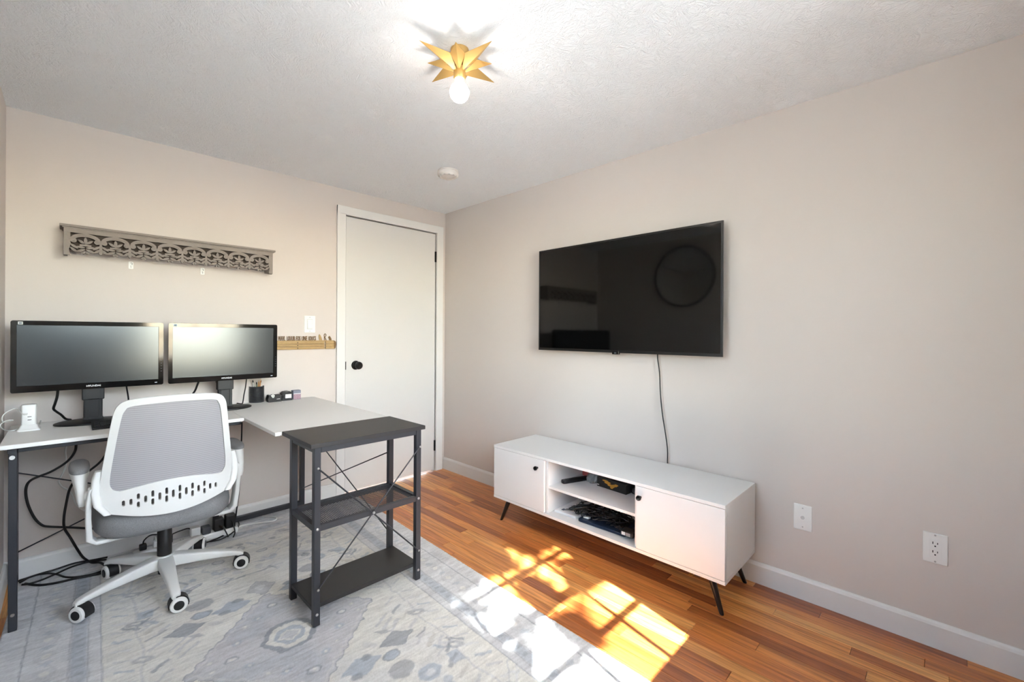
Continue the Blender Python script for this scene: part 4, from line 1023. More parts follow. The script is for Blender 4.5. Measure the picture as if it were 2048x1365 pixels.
# ================================================================== CARVED WALL SHELF
def wall_shelf():
    x0, x1, zb, zt = -2.357, -1.432, 1.563, 1.694
    yf = -0.118
    s = thing('wall_shelf', 'carved grey wooden shelf with pierced leaf scrollwork on the wall', 'shelf', ((x0 + x1) / 2, 0, zb))
    b = MB()
    b.box((x0 - 0.014, yf - 0.012, zt + 0.006), (x1 + 0.014, -0.0005, zt + 0.017), 0.002)
    b.box((x0 - 0.006, yf - 0.006, zt), (x1 + 0.006, -0.0005, zt + 0.0058), 0.002)
    b.build('top_board', M_SHELFW, s)
    for xa in (x0, x1 - 0.014):
        b = MB(); b.prism([(-0.0005, zt - 0.0002), (yf, zt - 0.0002), (yf, zb), (yf + 0.02, zb - 0.004), (-0.0005, zb + 0.012)], (Vector((xa, 0, 0)), Vector((0, 1, 0)), Vector((0, 0, 1)), Vector((1, 0, 0))), 0, 0.014); b.build('end_bracket', M_SHELFW, s)
    b = MB(); b.box((x0 + 0.0145, -0.096, zb + 0.030), (x1 - 0.0145, -0.086, zt - 0.0002)); b.build('inner_board', mat('dark_brown_board', (70, 60, 54), 0.8), s)  # dark brown board behind the pierced front
    # pierced front: rails plus carved leaves, arches and scrolls
    b = MB(); Fr = (Vector((0, yf, 0)), Vector((1, 0, 0)), Vector((0, 0, 1)), Vector((0, -1, 0)))
    def pr(loop, d0=-0.006, d1=0.004): b.prism(loop, Fr, d0, d1)
    xa, xb = x0 + 0.0005, x1 - 0.0005
    pr([(xa, zt - 0.020), (xb, zt - 0.020), (xb, zt - 0.0002), (xa, zt - 0.0002)])
    pr([(xa, zb), (xa + 0.022, zb), (xa + 0.018, zb + 0.03), (xa + 0.024, zb + 0.055), (xa + 0.022, zt - 0.0205), (xa, zt - 0.0205)])
    pr([(xb, zb), (xb - 0.022, zb), (xb - 0.018, zb + 0.03), (xb - 0.024, zb + 0.055), (xb - 0.022, zt - 0.0205), (xb, zt - 0.0205)])
    def leaf(cx, cz, ang, ln, w, d1=0.006):
        c, sn = math.cos(ang), math.sin(ang); pts = []
        for (t, h) in ((0, 0.35), (0.3, 0.95), (0.6, 1.0), (0.85, 0.6), (1.0, 0.0), (0.85, -0.6), (0.6, -1.0), (0.3, -0.95), (0, -0.35)):
            pts.append((cx + c * t * ln - sn * h * w / 2, cz + sn * t * ln + c * h * w / 2))
        pr(pts, -0.006, d1)
        rid = [(cx + c * t * ln - sn * h * w * 0.12, cz + sn * t * ln + c * h * w * 0.12) for (t, h) in ((0.08, 1), (0.9, 0.3), (0.9, -0.3), (0.08, -1))]
        pr(rid, d1, d1 + 0.002)
    def disc(cx, cz, r, d1): pr([(cx + r * math.cos(2 * PI * i / 14), cz + r * math.sin(2 * PI * i / 14)) for i in range(14)], -0.006, d1)
    N = 8; ia, ib = xa + 0.020, xb - 0.020; w = (ib - ia) / N
    for k in range(N):
        c = ia + w * (k + 0.5); hw = w / 2
        base = 1.640; hgt = 0.034
        seg = 14
        for (r_o, r_i, d1) in ((1.0, 0.80, 0.007), (0.80, 0.70, 0.004)):
            o_ = [(c + hw * r_o * math.cos(PI * i / seg), base + (hgt - (1 - r_o) * 0.04) * math.sin(PI * i / seg)) for i in range(seg + 1)]
            i_ = [(c + hw * r_i * math.cos(PI * i / seg), base + (hgt - (1 - r_i) * 0.055) * math.sin(PI * i / seg)) for i in range(seg + 1)]
            for i in range(seg): pr([o_[i], o_[i + 1], i_[i + 1], i_[i]], -0.006, d1)
        for sgn in (-1, 1):
            disc(c + sgn * (hw - 0.013), base - 0.004, 0.0115, 0.008); disc(c + sgn * (hw - 0.015), base - 0.003, 0.005, 0.011)
            leaf(c, 1.622, PI / 2 - sgn * 0.95, 0.034, 0.011); leaf(c + sgn * 0.002, 1.604, PI / 2 - sgn * 1.45, 0.032, 0.011); leaf(c + sgn * 0.002, 1.596, -PI / 2 + sgn * 1.15, 0.034, 0.012)
            leaf(c, 1.588, -PI / 2 + sgn * 0.55, 0.018, 0.009)
        leaf(c, 1.620, PI / 2, 0.036, 0.013, 0.008)
        pr([(c - 0.021, 1.611), (c + 0.021, 1.611), (c + 0.021, 1.6195), (c - 0.021, 1.6195)], -0.006, 0.008)
    for k in range(N + 1):
        c = ia + w * k
        lim = [1] if k == 0 else ([-1] if k == N else [-1, 1])
        if 0 < k < N: pr([(c - 0.006, 1.60), (c + 0.006, 1.60), (c + 0.004, 1.645), (c - 0.004, 1.645)], -0.006, 0.007)
        for sgn in lim:
            leaf(c + sgn * 0.001, 1.618, -PI / 2 + sgn * 0.95, 0.036, 0.011); leaf(c + sgn * 0.001, 1.602, -PI / 2 + sgn * 0.85, 0.032, 0.011)
        if 0 < k < N: leaf(c, 1.600, -PI / 2, 0.026, 0.014, 0.007)
    b.build('carved_front', M_SHELFW, s)
wall_shelf()

# two clear hooks with printed tags below the shelf
for (px, py, lab) in ((262, 531, 'small white adhesive hook under the shelf, nearer the left end'), (405, 543, 'small white adhesive hook under the shelf, nearer the middle')):
    p = ony(px, py, 0.0)
    hk = thing('adhesive_hook', lab, 'hook', (p.x, 0, p.z), 0, 'hooks below the carved shelf')
    b = MB(); b.prism(rrect(-0.010, -0.020, 0.010, 0.020, 0.004, 3), (p, Vector((1, 0, 0)), Vector((0, 0, 1)), Vector((0, -1, 0))), 0.0003, 0.003); b.build('backing', M_WHPL, hk)
    b = MB(); b.tube([p + Vector((0, -0.003, 0.002)), p + Vector((0, -0.006, -0.008)), p + Vector((0, -0.013, -0.012)), p + Vector((0, -0.017, -0.006))], 0.0025, 8); b.build('hook', M_WHPL, hk, smooth=60)
    b = MB(); b.tube([p + Vector((-0.003, -0.0035, 0.012)), p + Vector((0.004, -0.0035, 0.011)), p + Vector((0.004, -0.0035, 0.004)), p + Vector((-0.002, -0.0035, 0.001))], 0.0009, 5); b.build('printed_mark', M_DKSLOT, hk)

# ================================================================== LIGHT SWITCH
sx, sz = -1.159, 1.250
sw = thing('light_switch', 'white rocker light switch on the wall beside the door', 'light switch', (sx, 0, sz))
b = MB(); b.box((sx - 0.0375, -0.006, sz - 0.0585), (sx + 0.0375, -0.0003, sz + 0.0585), 0.003); b.build('cover_plate', M_WHPL, sw)
b = MB(); b.box((sx - 0.0175, -0.0072, sz - 0.0345), (sx + 0.0175, -0.006, sz + 0.0345), 0.0005); b.build('switch_frame', mat('switch_shadow_grey', (205, 204, 200), 0.5), sw)
b = MB(); b.prism([(-0.0072, -0.032), (-0.0115, -0.030), (-0.0085, 0.030), (-0.0072, 0.032)], (Vector((sx - 0.0155, 0, sz)), Vector((0, 1, 0)), Vector((0, 0, 1)), Vector((1, 0, 0))), 0, 0.031); b.build('rocker', M_WHPL, sw)
for dz in (-0.048, 0.048):
    b = MB(); b.cyl((sx, -0.006, sz + dz), (sx, -0.0068, sz + dz), 0.003, seg=12); b.build('screw', M_STEEL, sw)

# ================================================================== WOODEN SIGN (word-topped slat hanger)
hz0, hz1 = 1.079, 1.137
hx0, hx1 = -1.44, -0.988
hg = thing('wooden_hanger', 'tan wooden wall hanger with cut-out words and three slatted rails', 'hanger', ((hx0 + hx1) / 2, 0, hz0))
rails = [1.085, 1.1035, 1.122]
xg = ony(649, 690, 0).x
for z in rails:
    for (xa, xb) in ((hx0, xg - 0.003), (xg + 0.003, hx1)):
        b = MB(); b.box((xa, -0.014, z - 0.0088), (xb, -0.002, z + 0.0088), 0.003); b.build('rail', M_HANGER, hg)
b = MB(); b.box((hx0, -0.012, 1.1295), (hx1 - 0.006, -0.002, 1.1375), 0.001); b.build('top_rail', M_HANGER, hg)
b = MB(); b.prism([(0, -0.03), (0.010, -0.024), (0.014, 0.0), (0.010, 0.024), (0, 0.03)], (Vector((hx1 - 0.004, -0.002, 1.106)), Vector((1, 0, 0)), Vector((0, 0, 1)), Vector((0, -1, 0))), 0, 0.014); b.build('end_cap', M_HANGDK, hg)
b = MB(); b.box((hx0, -0.0018, hz0), (hx0 + 0.03, -0.0003, 1.137)); b.box((xg - 0.03, -0.0018, hz0), (xg - 0.006, -0.0003, 1.137)); b.box((hx1 - 0.03, -0.0018, hz0), (hx1 - 0.006, -0.0003, 1.137)); b.build('back_strip', M_HANGER, hg)
xh = ony(594, 690, 0).x
for z in rails:
    b = MB(); b.cyl((xh, -0.0142, z), (xh, -0.0146, z), 0.0032, seg=12); b.build('hole', M_DKSLOT, hg)
def words(txt, pxa, pxb, size=0.030):
    me = text_mesh(txt, size, 0.002, 1.0, 0.0004)
    xs_ = [v.co.x for v in me.vertices]; w_ = max(xs_) - min(xs_); zs_ = [v.co.y for v in me.vertices]
    xa, xb = ony(pxa, 680, 0).x, ony(pxb, 680, 0).x
    k = (xb - xa) / w_; c = (max(xs_) + min(xs_)) / 2
    me.transform(Matrix.Translation((-c, 0, 0))); me.transform(Matrix.Diagonal((k, 0.030 / max(zs_), 1, 1)))
    me.transform(Matrix.Translation(((xa + xb) / 2, -0.007, 1.1372)) @ Matrix.Rotation(PI / 2, 4, 'X'))
    link('cut_out_word', me, M_HANGDK, hg)
words('WAVL', 555.5, 570); words('LOUUB', 573, 589); words('FOS', 591.5, 600); words('UNE', 603, 613.5); words('JOUCS', 616, 631)
# cut-out shapes at the right end: leaf, ribbon loop, brush
def shp(px, loop):
    o = ony(px, 680, 0); mb = MB(); mb.prism(loop, (Vector((o.x, -0.005, 1.1372)), Vector((1, 0, 0)), Vector((0, 0, 1)), Vector((0, -1, 0))), 0, 0.004); mb.build('cut_out_shape', M_HANGDK if px > 650 else M_HANGER, hg)
shp(640, [(-0.006, 0.0), (0.012, 0.0), (0.008, 0.018), (0.0, 0.036), (-0.008, 0.044), (-0.012, 0.030), (-0.010, 0.012)])
shp(659.5, [(-0.004, 0.0), (0.010, 0.0), (0.008, 0.014), (-0.004, 0.032), (-0.014, 0.024), (-0.008, 0.010)])
b = MB(); o_ = ony(649, 680, 0); b.tube([(o_.x - 0.004, -0.007, 1.138), (o_.x - 0.004, -0.007, 1.158), (o_.x - 0.005, -0.007, 1.176), (o_.x + 0.001, -0.007, 1.184), (o_.x + 0.008, -0.007, 1.178), (o_.x + 0.006, -0.007, 1.168), (o_.x, -0.007, 1.160), (o_.x + 0.010, -0.007, 1.138)], 0.0024, 6); b.build('cut_out_ribbon', M_HANGDK, hg)

# ================================================================== WALL PLATES on the television wall
def wall_plate(y, z, name, label, w=0.070, h=0.115):
    t = thing(name, label, 'wall plate' if name == 'cable_plate' else 'outlet', (0, y, z))
    b = MB(); b.box((-0.006, y - w / 2, z - h / 2), (-0.0003, y + w / 2, z + h / 2), 0.003); b.build('cover_plate', M_WHPL, t)
    for dz in (-0.042, 0.042) if name == 'cable_plate' else (-0.05, 0.05):
        b = MB(); b.cyl((-0.006, y, z + dz), (-0.0068, y, z + dz), 0.0032, seg=12); b.build('screw', M_STEEL, t)
    return t
t = wall_plate(-2.695, 0.368, 'cable_plate', 'white wall plate with a round metal cable socket')
b = MB(); b.lathe([(0.0, 0), (0.008, 0), (0.008, 0.003), (0.005, 0.003), (0.005, 0.009), (0.0035, 0.009), (0.0035, 0.004), (0, 0.004)], (-0.006, -2.695, 0.368), (-1, 0, 0), 18); b.build('cable_socket', M_STEEL, t, smooth=40)
t = wall_plate(-3.126, 0.378, 'power_outlet', 'white wall outlet with two three-pin sockets')
b = MB(); b.box((-0.0072, -3.126 - 0.017, 0.378 - 0.0335), (-0.0058, -3.126 + 0.017, 0.378 + 0.0335), 0.0006); fc = b.build('socket_face', M_SMOKE if False else M_WHPL, t)
for dz in (0.0165, -0.0165):
    for dy, hh in ((0.0065, 0.0045), (-0.0065, 0.0035)):
        b = MB(); b.box((-0.00745, -3.126 + dy - 0.0012, 0.378 + dz + 0.004 - hh), (-0.0071, -3.126 + dy + 0.0012, 0.378 + dz + 0.004 + hh)); b.build('slot', M_DKSLOT, fc)
    b = MB(); b.cyl((-0.0071, -3.126, 0.378 + dz - 0.0075), (-0.00745, -3.126, 0.378 + dz - 0.0075), 0.0026, seg=12); b.build('slot', M_DKSLOT, fc)

# ================================================================== ROUND MIRROR on the left wall (seen in the television)
mi = thing('round_mirror', 'round black-framed wall mirror reflected in the television', 'mirror', (XL, -1.12, 1.83))
b = MB(); b.lathe([(0.0, 0.001), (0.318, 0.001), (0.318, 0.012), (0.0, 0.012)], (XL, -1.12, 1.83), (1, 0, 0), 64); b.build('mirror_glass', mat('mirror_silver', (235, 235, 235), 0.01, 1.0), mi)
b = MB(); b.lathe([(0.3185, 0.0006), (0.334, 0.0006), (0.334, 0.024), (0.3185, 0.024), (0.3185, 0.0006)], (XL, -1.12, 1.83), (1, 0, 0), 64); b.build('mirror_frame', M_BLKMET, mi, smooth=40)

# ================================================================== ON THE DESK
# keyboard
k0 = onz(178, 853, DT); ky0, ky1 = -0.415, -0.275
kb = thing('keyboard', 'black computer keyboard behind the chair back', 'keyboard', (-2.04, -0.345, DT))
b = MB(); b.prism([(ky0, 0.0004), (ky0, 0.010), (ky1, 0.020), (ky1, 0.0004)], (Vector((-2.262, 0, DT)), Vector((0, 1, 0)), Vector((0, 0, 1)), Vector((1, 0, 0))), 0, 0.43); b.build('keyboard_case', M_BLKPL, kb)
for r_ in range(5):
    yk = ky0 + 0.018 + r_ * 0.0215
    for c_ in range(20):
        xk = -2.254 + c_ * 0.0207
        b = MB(); zk = DT + 0.010 + (yk - ky0) / (ky1 - ky0) * 0.010
        b.box((xk, yk, zk - 0.001), (xk + 0.0175, yk + 0.018, zk + 0.0065)); b.build('key', M_BLKPL, kb)
# white power tower
pt = Vector((-2.462, -0.205, DT))
pw = thing('power_tower', 'upright white USB power tower on the corner of the desk', 'charger', pt)
b = MB(); b.loft([[pt + Vector((q[0], q[1], z)) for q in rrect(-0.036 + i, -0.036 + i, 0.036 - i, 0.036 - i, 0.008, 4)] for (i, z) in ((0.0, 0.0), (0.0, 0.005), (0.006, 0.012), (0.010, 0.026))]); b.build('foot', M_WHPL, pw, smooth=40)
b = MB(); b.loft([[pt + Vector((q[0], q[1], z)) for q in rrect(-0.0235 + i, -0.0235 + i, 0.0235 - i, 0.0235 - i, 0.007, 4)] for (i, z) in ((0.0, 0.020), (0.0, 0.112), (0.002, 0.115), (0.006, 0.116))]); bd = b.build('tower_body', M_WHPL, pw, smooth=40)
for z in (0.048, 0.062):
    b = MB(); b.box(pt + Vector((-0.004, -0.0239, z - 0.0014)), pt + Vector((0.008, -0.0233, z + 0.0014))); b.build('usb_port', M_DKSLOT, bd)
b = MB(); b.box(pt + Vector((-0.016, -0.034, 0.072)), pt + Vector((-0.004, -0.0236, 0.080)), 0.002); b.build('usb_plug', M_WHPL, pw)
def on_desk(px, py, dz=0.003): return onz(px, py, DT + dz)
cord('usb_cable', [pt + Vector((-0.010, -0.034, 0.076)), pt + Vector((-0.022, -0.042, 0.084))] + [ony(px, py, -0.20) for px, py in ((33, 818), (18, 822), (6, 832), (5, 842), (12, 845))] + [ony(px, py, -0.22) for px, py in ((26, 841), (13, 842), (3, 848), (1, 853))] + [on_desk(8, 860, 0.004), on_desk(20, 862, 0.003), on_desk(32, 860, 0.003), on_desk(42, 853, 0.003)], 0.0021, M_WHCORD, 'thin white charging cable coiled beside the power tower', 'cable')
wp = thing('white_plug_lead', 'white lead with a square plug lying between power tower and monitor stand', 'cable', on_desk(95, 838, 0.0))
b = MB(); b.tube([pt + Vector((0.012, 0.024, 0.030)), pt + Vector((0.03, 0.04, 0.012)), on_desk(84, 836, 0.004), on_desk(95, 835, 0.004), on_desk(105, 835, 0.006)], 0.0032, 8, 5); b.build('lead', M_WHCORD, wp, smooth=60)
p = on_desk(110, 837, 0.0); b = MB(); b.box(p + Vector((-0.008, -0.008, 0.0005)), p + Vector((0.008, 0.008, 0.012)), 0.003); b.build('plug', M_WHPL, wp)
# display cables hanging from the monitors
MY = -0.10
def hang(pxs, r, lab, y=MY, mtl=None, name='display_cable', cat='cable', group=None): return cord(name, [ony(px, py, y) for px, py in pxs], r, mtl or M_BLKCORD, lab, cat, group)
cord('display_cable', [ony(116, 780, -0.155), ony(114, 795, -0.145), ony(110, 808, -0.13), ony(107, 818, -0.12), ony(113, 824, -0.11), ony(122, 830, -0.10), ony(131, 838, -0.085), Vector((-2.33, -0.05, DT + 0.006))], 0.0052, M_BLKCORD, 'thick black display cable hanging from the left monitor by the power tower', 'cable')
cord('display_cable', [ony(252, 768, -0.12), ony(254, 780, -0.11), ony(256, 792, -0.10), ony(257, 805, -0.09), (-2.12, -0.07, DT + 0.01), (-2.12, -0.03, DT + 0.006)], 0.0035, M_BLKCORD, 'thin black cable hanging from the right half of the left monitor', 'cable')
cord('display_cable', [ony(398, 762, -0.135), ony(394, 772, -0.13), ony(390, 782, -0.12), ony(384, 790, -0.11), ony(376, 800, -0.09), (-1.85, -0.06, DT + 0.008), (-1.87, -0.03, DT + 0.006)], 0.005, M_BLKCORD, 'thick black display cable hanging from the left half of the right monitor', 'cable')
cord('display_cable', [ony(493, 759, -0.12), ony(491, 775, -0.11), ony(488, 790, -0.10), ony(486, 803, -0.09), (-1.585, -0.065, DT + 0.006), (-1.60, -0.02, DT + 0.005)], 0.0033, M_BLKCORD, 'thin black cable between the right monitor stand and the pen cup', 'cable')

# pen cup with its pens
cc = on_desk(517, 806, 0.0) + Vector((0, 0.040, 0)); cc.z = DT
pc = thing('pen_cup', 'round black perforated metal pen cup', 'pen cup', cc)
b = MB(); b.lathe([(0.0, 0.0004), (0.0415, 0.0004), (0.042, 0.003), (0.042, 0.1), (0.043, 0.102), (0.0405, 0.102), (0.0395, 0.1), (0.0395, 0.004), (0.0, 0.004)], cc, (0, 0, 1), 36); cup = b.build('cup_body', M_BLKMET, pc, smooth=40)
b = MB()
for i in range(15):
    z = 0.012 + 0.0058 * i
    b.lathe([(0.0418, z), (0.0427, z + 0.0009), (0.0427, z + 0.0019), (0.0418, z + 0.0028)], cc, (0, 0, 1), 36)
b.build('wire_rings', M_BLKGL, cup, smooth=40)
items = [('pencil', (214, 140, 74), (0.010, -0.012), (0.018, -0.020), 0.150, 0.0036, 'orange pencil leaning right in the pen cup'), ('pencil', (222, 156, 96), (0.004, 0.004), (0.012, 0.0), 0.140, 0.0036, 'tan pencil standing in the middle of the pen cup'),
         ('pen', (228, 226, 220), (-0.014, -0.008), (-0.026, -0.014), 0.142, 0.0040, 'white pen leaning left in the pen cup'), ('pen', (24, 24, 26), (-0.008, 0.012), (-0.012, 0.020), 0.134, 0.0042, 'black pen at the back of the pen cup'),
         ('pen', (204, 206, 208), (0.018, 0.010), (0.029, 0.014), 0.136, 0.0040, 'silver pen leaning on the right rim of the pen cup'), ('pen', (132, 150, 120), (-0.002, -0.018), (-0.009, -0.028), 0.130, 0.0038, 'green-grey pen at the front of the pen cup')]
for nm, rgb, o0, o1, hh, rr_, lab in items:
    p0 = cc + Vector((o0[0] * 0.6, o0[1] * 0.6, 0.0045)); p1 = cc + Vector((o1[0], o1[1], hh))
    it = thing(nm, lab, nm, p0, 0, 'writing tools in the pen cup')
    dv = (p1 - p0).normalized()
    b = MB(); b.cyl(p0, p1 - dv * 0.014, rr_, rr_, 10); b.build('barrel', mat('%s_barrel_%d' % (nm, rgb[0]), rgb, 0.45), it, smooth=40)
    b = MB(); b.cyl(p1 - dv * 0.0138, p1, rr_ * (0.95), rr_ * (0.25 if nm == 'pencil' else 0.8), 10); b.build('tip', mat('pencil_wood', (226, 190, 146), 0.6) if nm == 'pencil' else M_BLKPL, it, smooth=40)
# tape dispenser: black wedge body with a hollow and a tape roll
td0 = on_desk(551, 805, 0.0); tdx = td0.x - 0.008
tdp = thing('tape_dispenser', 'black desktop tape dispenser next to the pen cup', 'tape dispenser', (tdx, td0.y + 0.03, DT))
tf = (Vector((tdx - 0.028, td0.y + 0.01, DT)), Vector((1, 0, 0)), Vector((0, 0, 1)), Vector((0, 1, 0)))
b = MB(); b.prism([(0.0, 0.0004), (0.075, 0.0004), (0.075, 0.040), (0.070, 0.044), (0.042, 0.043), (0.034, 0.026), (0.022, 0.026), (0.010, 0.046), (0.002, 0.044), (-0.004, 0.02)], tf, 0, 0.050); b.build('dispenser_body', M_BLKPL, tdp)
b = MB(); cyl_c = tf[0] + Vector((0.027, 0.012, 0.034)); b.cyl(cyl_c, cyl_c + Vector((0, 0.024, 0)), 0.014, 0.014, 20); b.build('tape_roll', mat('white_tape', (222, 220, 214), 0.4), tdp, smooth=40)
b = MB(); b.box(tf[0] + Vector((0.046, -0.0005, 0.017)), tf[0] + Vector((0.066, 0.0, 0.0195))); b.build('printed_mark', M_SCREENWHITE, tdp)
# stapler-like black holder with white insert
s0 = on_desk(575, 802, 0.0)
nh = thing('note_holder', 'black holder with a white paper pad beside the tape dispenser', 'holder', (s0.x, s0.y + 0.03, DT))
tf = (Vector((s0.x - 0.028, s0.y + 0.012, DT)), Vector((1, 0, 0)), Vector((0, 0, 1)), Vector((0, 1, 0)))
b = MB(); b.prism([(0.0, 0.0004), (0.062, 0.0004), (0.062, 0.010), (0.012, 0.014), (0.008, 0.020), (0.008, 0.036), (0.02, 0.041), (0.058, 0.041), (0.060, 0.050), (0.044, 0.060), (0.014, 0.058), (0.0, 0.046)], tf, 0, 0.05); b.build('holder_body', M_BLKPL, nh)
b = MB(); b.box(tf[0] + Vector((0.020, 0.004, 0.0145)), tf[0] + Vector((0.058, 0.046, 0.0405))); b.build('paper_pad', mat('white_paper', (232, 230, 226), 0.7), nh)
# small printed carton
s1 = on_desk(593, 800, 0.0)
cb = thing('small_carton', 'small grey and pink printed carton at the end of the desk row', 'box', (s1.x, s1.y + 0.03, DT))
lo = Vector((s1.x - 0.016, s1.y + 0.012, DT + 0.0004)); hi = lo + Vector((0.048, 0.04, 0.060))
b = MB(); b.box(lo, hi, 0.001); b.build('carton_body', mat('slate_carton', (128, 132, 146), 0.55), cb)
b = MB(); b.box(Vector((lo.x + 0.001, lo.y - 0.0006, lo.z + 0.002)), Vector((hi.x - 0.001, lo.y - 0.0001, lo.z + 0.036))); b.build('printed_panel', mat('pink_speckled_print', (172, 142, 152), 0.55, mottle=(160, 0.5)), cb)
b = MB(); b.box(Vector((lo.x + 0.001, lo.y - 0.0006, lo.z + 0.036)), Vector((hi.x - 0.001, lo.y - 0.0001, lo.z + 0.040))); b.build('white_band', M_SCREENWHITE, cb)

# ================================================================== CABLES UNDER THE DESK
WYc = -0.09
def oy(lst, y=WYc): return [ony(px, py, y) for px, py in lst]
def fl(lst, z=RUGZ + 0.005):
    out = []
    for px, py in lst:
        q = onz(px, py, z)
        out.append(q if q.y < -0.024 else ony(px, py, -0.024))
    return out
cord('black_cable', oy([(152, 882), (151, 900), (141, 917), (126, 930), (102, 944), (82, 952), (62, 961), (53, 973), (52, 992), (58, 1015), (70, 1038), (84, 1051), (98, 1054), (125, 1055), (150, 1056), (185, 1058), (215, 1060)]), 0.0052, M_BLKCORD, 'thick black cable looping in a wide curve under the left of the desk', 'cable')
cord('black_cable', oy([(215, 905), (200, 925), (175, 945), (150, 963), (139, 980), (133, 1005), (128, 1035), (129, 1057), (140, 1075), (155, 1100)], -0.108) + [ony(165, 1114, -0.06), ony(174, 1121, -0.04)] + fl([(184, 1126), (200, 1126), (212, 1135), (204, 1146), (180, 1152), (150, 1158), (105, 1168), (75, 1171), (50, 1168)], RUGZ + 0.006), 0.0052, M_BLKCORD, 'thick black cable dropping from the chair arm to the rug', 'cable')
cord('black_cable', fl([(215, 1115), (190, 1120), (150, 1127), (110, 1140), (75, 1150), (45, 1160), (37, 1163)]), 0.0045, M_BLKCORD, 'black cable lying along the baseboard under the desk', 'cable')
cord('black_cable', fl([(213, 1120), (180, 1124), (145, 1134), (115, 1147), (85, 1160), (60, 1168), (44, 1170)], RUGZ + 0.017), 0.0042, M_BLKCORD, 'black cable running straight across the floor loop under the desk', 'cable')
cord('black_cable', fl([(40, 1166), (62, 1154), (90, 1148), (112, 1149), (132, 1155), (160, 1154), (195, 1146), (212, 1137)], RUGZ + 0.008), 0.0042, M_BLKCORD, 'black cable bowed toward the room on the rug by the left leg', 'cable')
cord('white_cable', oy([(135, 886), (131, 902), (132, 918), (131, 935), (123, 952), (117, 963), (124, 974), (138, 982), (146, 994), (152, 1008), (162, 1018), (172, 1023), (190, 1030)], -0.036), 0.0036, M_WHCORD, 'thin white cable hanging against the wall under the left of the desk', 'cable')
cord('black_cable', oy([(484, 845), (483, 880), (481, 930), (479, 970), (476, 1000), (472, 1030)], -0.085) + fl([(470, 1042), (464, 1056), (452, 1068), (434, 1078), (415, 1085), (400, 1090)], RUGZ + 0.006), 0.0042, M_BLKCORD, 'black cable hanging straight down from the desk corner to the floor', 'cable')
cord('black_cable', fl([(420, 1084), (440, 1080), (458, 1071), (472, 1060), (478, 1050), (474, 1041), (464, 1036), (452, 1035)], RUGZ + 0.012), 0.0040, M_BLKCORD, 'black cable curling on the rug behind the chair', 'cable')
cord('white_cable', fl([(415, 1082), (440, 1070), (465, 1058), (495, 1050), (530, 1045), (548, 1042), (553, 1037), (545, 1034), (525, 1033)], RUGZ + 0.005), 0.0050, M_WHCORD, 'white cable doubled back in a hairpin on the rug', 'cable')
pe = onz(497, 1038, RUGZ)
ps = thing('loose_plug', 'black plug with bare prongs lying by the floor bar', 'plug', pe)
b = MB(); b.tube([onz(455, 1036, RUGZ + 0.02), onz(470, 1036, RUGZ + 0.014), onz(485, 1039, RUGZ + 0.012), pe + Vector((0, 0, 0.011))], 0.0036, 8, 4); b.build('lead', M_BLKCORD, ps, smooth=60)
b = MB(); b.box(pe + Vector((-0.012, -0.010, 0.001)), pe + Vector((0.016, 0.010, 0.021)), 0.004); b.build('plug_body', M_BLKPL, ps)
for dy in (-0.004, 0.004):
    b = MB(); b.box(pe + Vector((0.0155, dy - 0.001, 0.008)), pe + Vector((0.032, dy + 0.001, 0.014))); b.build('prong', M_STEEL, ps)
# power strip along the wall behind the chair
s0 = onz(292, 1115, RUGZ); s1 = onz(448, 1066, RUGZ)
y_s = -0.16
st = thing('power_strip', 'long white power strip on the rug behind the chair base', 'power strip', (-1.87, y_s, RUGZ))
b = MB(); b.box((-2.10, y_s - 0.028, RUGZ + 0.0005), (-1.63, y_s + 0.028, RUGZ + 0.036), 0.006); b.build('strip_body', M_WHPL, st)
for i in range(8):
    x = -2.06 + 0.055 * i
    b = MB(); b.cyl((x, y_s, RUGZ + 0.036), (x, y_s, RUGZ + 0.0366), 0.017, seg=18); so_ = b.build('socket', M_WHPL, st, smooth=40)
    for dx in (-0.006, 0.006):
        b = MB(); b.box((x + dx - 0.001, y_s - 0.004, RUGZ + 0.0366), (x + dx + 0.001, y_s + 0.004, RUGZ + 0.0369)); b.build('slot', M_DKSLOT, so_)
def plugged(px, w, d, h, m_, lab, lead=None, name='plug', cat='plug', x=None, z0=0.037):
    t = thing(name, lab, cat, (x, y_s, RUGZ + z0))
    mb = MB(); mb.box((x - w / 2, y_s - d / 2, RUGZ + z0), (x + w / 2, y_s + d / 2, RUGZ + z0 + h), 0.005); mb.build('plug_body', m_, t)
    if lead:
        mb = MB(); mb.tube(lead, 0.0034, 8, 5); mb.build('lead', m_ if m_ in (M_BLKCORD,) else (M_BLKCORD if m_ == M_BLKPL else M_WHCORD), t, smooth=60)
z1 = RUGZ + 0.037
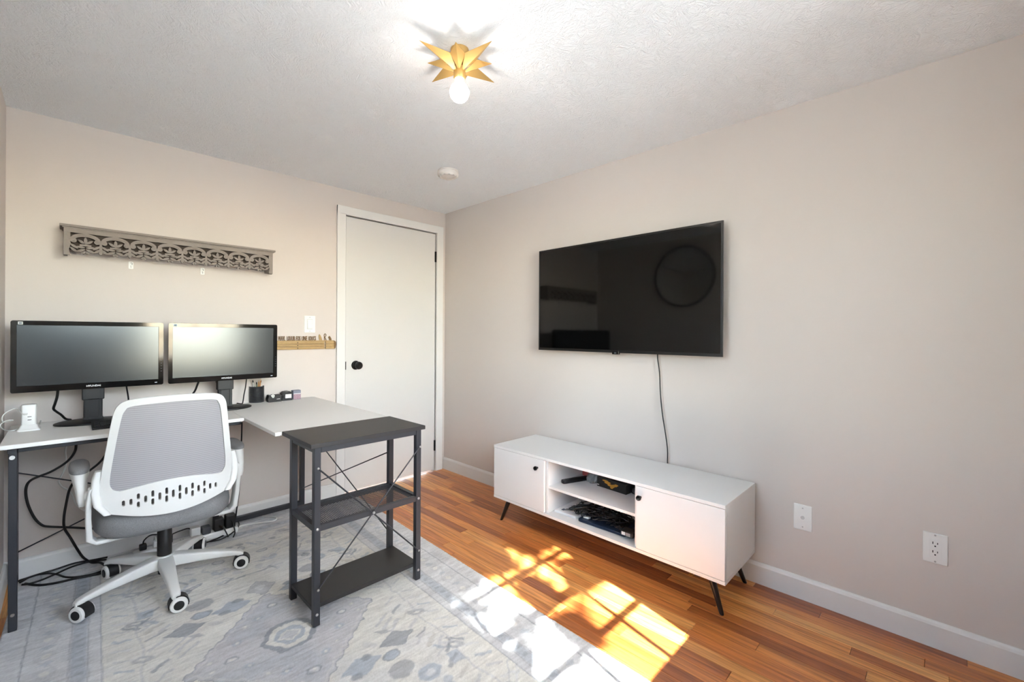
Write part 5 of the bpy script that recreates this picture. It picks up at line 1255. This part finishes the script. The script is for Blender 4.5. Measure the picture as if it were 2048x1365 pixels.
plugged(0, 0.030, 0.03, 0.03, M_BLKPL, 'leftmost black plug in the white power strip', [(-2.06, y_s, z1 + 0.028), (-2.055, y_s - 0.004, z1 + 0.05), (-2.03, y_s - 0.01, z1 + 0.07), (-1.99, y_s - 0.01, z1 + 0.06), (-1.95, y_s + 0.02, z1 + 0.03), (-1.93, y_s + 0.045, RUGZ + 0.01)], x=-2.06)
plugged(0, 0.026, 0.034, 0.030, M_WHPL, 'white plug standing in the power strip between black plugs', [(-2.005, y_s, z1 + 0.028), (-2.006, y_s, z1 + 0.042), (-2.01, y_s + 0.025, z1 + 0.04), (-2.015, y_s + 0.055, RUGZ + 0.01)], x=-2.005)
plugged(0, 0.028, 0.03, 0.046, M_BLKPL, 'tall black plug in the power strip left of the gas lift', [(-1.95, y_s - 0.0, z1 + 0.036), (-1.93, y_s - 0.004, z1 + 0.046), (-1.90, y_s, z1 + 0.05), (-1.86, y_s + 0.01, z1 + 0.046), (-1.83, y_s + 0.035, z1 + 0.0), (-1.82, y_s + 0.05, RUGZ + 0.01)], x=-1.95)
plugged(0, 0.042, 0.05, 0.040, mat('dark_grey_plastic', (74, 75, 78), 0.5), 'dark grey ribbed adapter in the power strip behind the chair', None, 'plug_adapter', 'adapter', x=-1.785)
plugged(0, 0.046, 0.05, 0.070, M_BLKPL, 'tall black adapter at the right end of the power strip', [(-1.725, y_s - 0.024, z1 + 0.03), (-1.715, y_s - 0.045, z1 + 0.03), (-1.70, y_s - 0.06, z1 + 0.0), (-1.69, y_s - 0.07, RUGZ + 0.006)], 'plug_adapter', 'adapter', x=-1.725)
plugged(0, 0.044, 0.05, 0.052, M_WHPL, 'white wedge adapter beside the tall black adapter', None, 'plug_adapter', 'adapter', x=-1.835)
plugged(0, 0.05, 0.046, 0.075, M_BLKPL, 'black adapter block set above the rightmost socket', [(-1.667, y_s - 0.022, z1 + 0.04), (-1.66, y_s - 0.04, z1 + 0.03), (-1.655, y_s - 0.06, RUGZ + 0.02), (-1.67, y_s - 0.09, RUGZ + 0.006)], 'plug_adapter', 'adapter', x=-1.667)
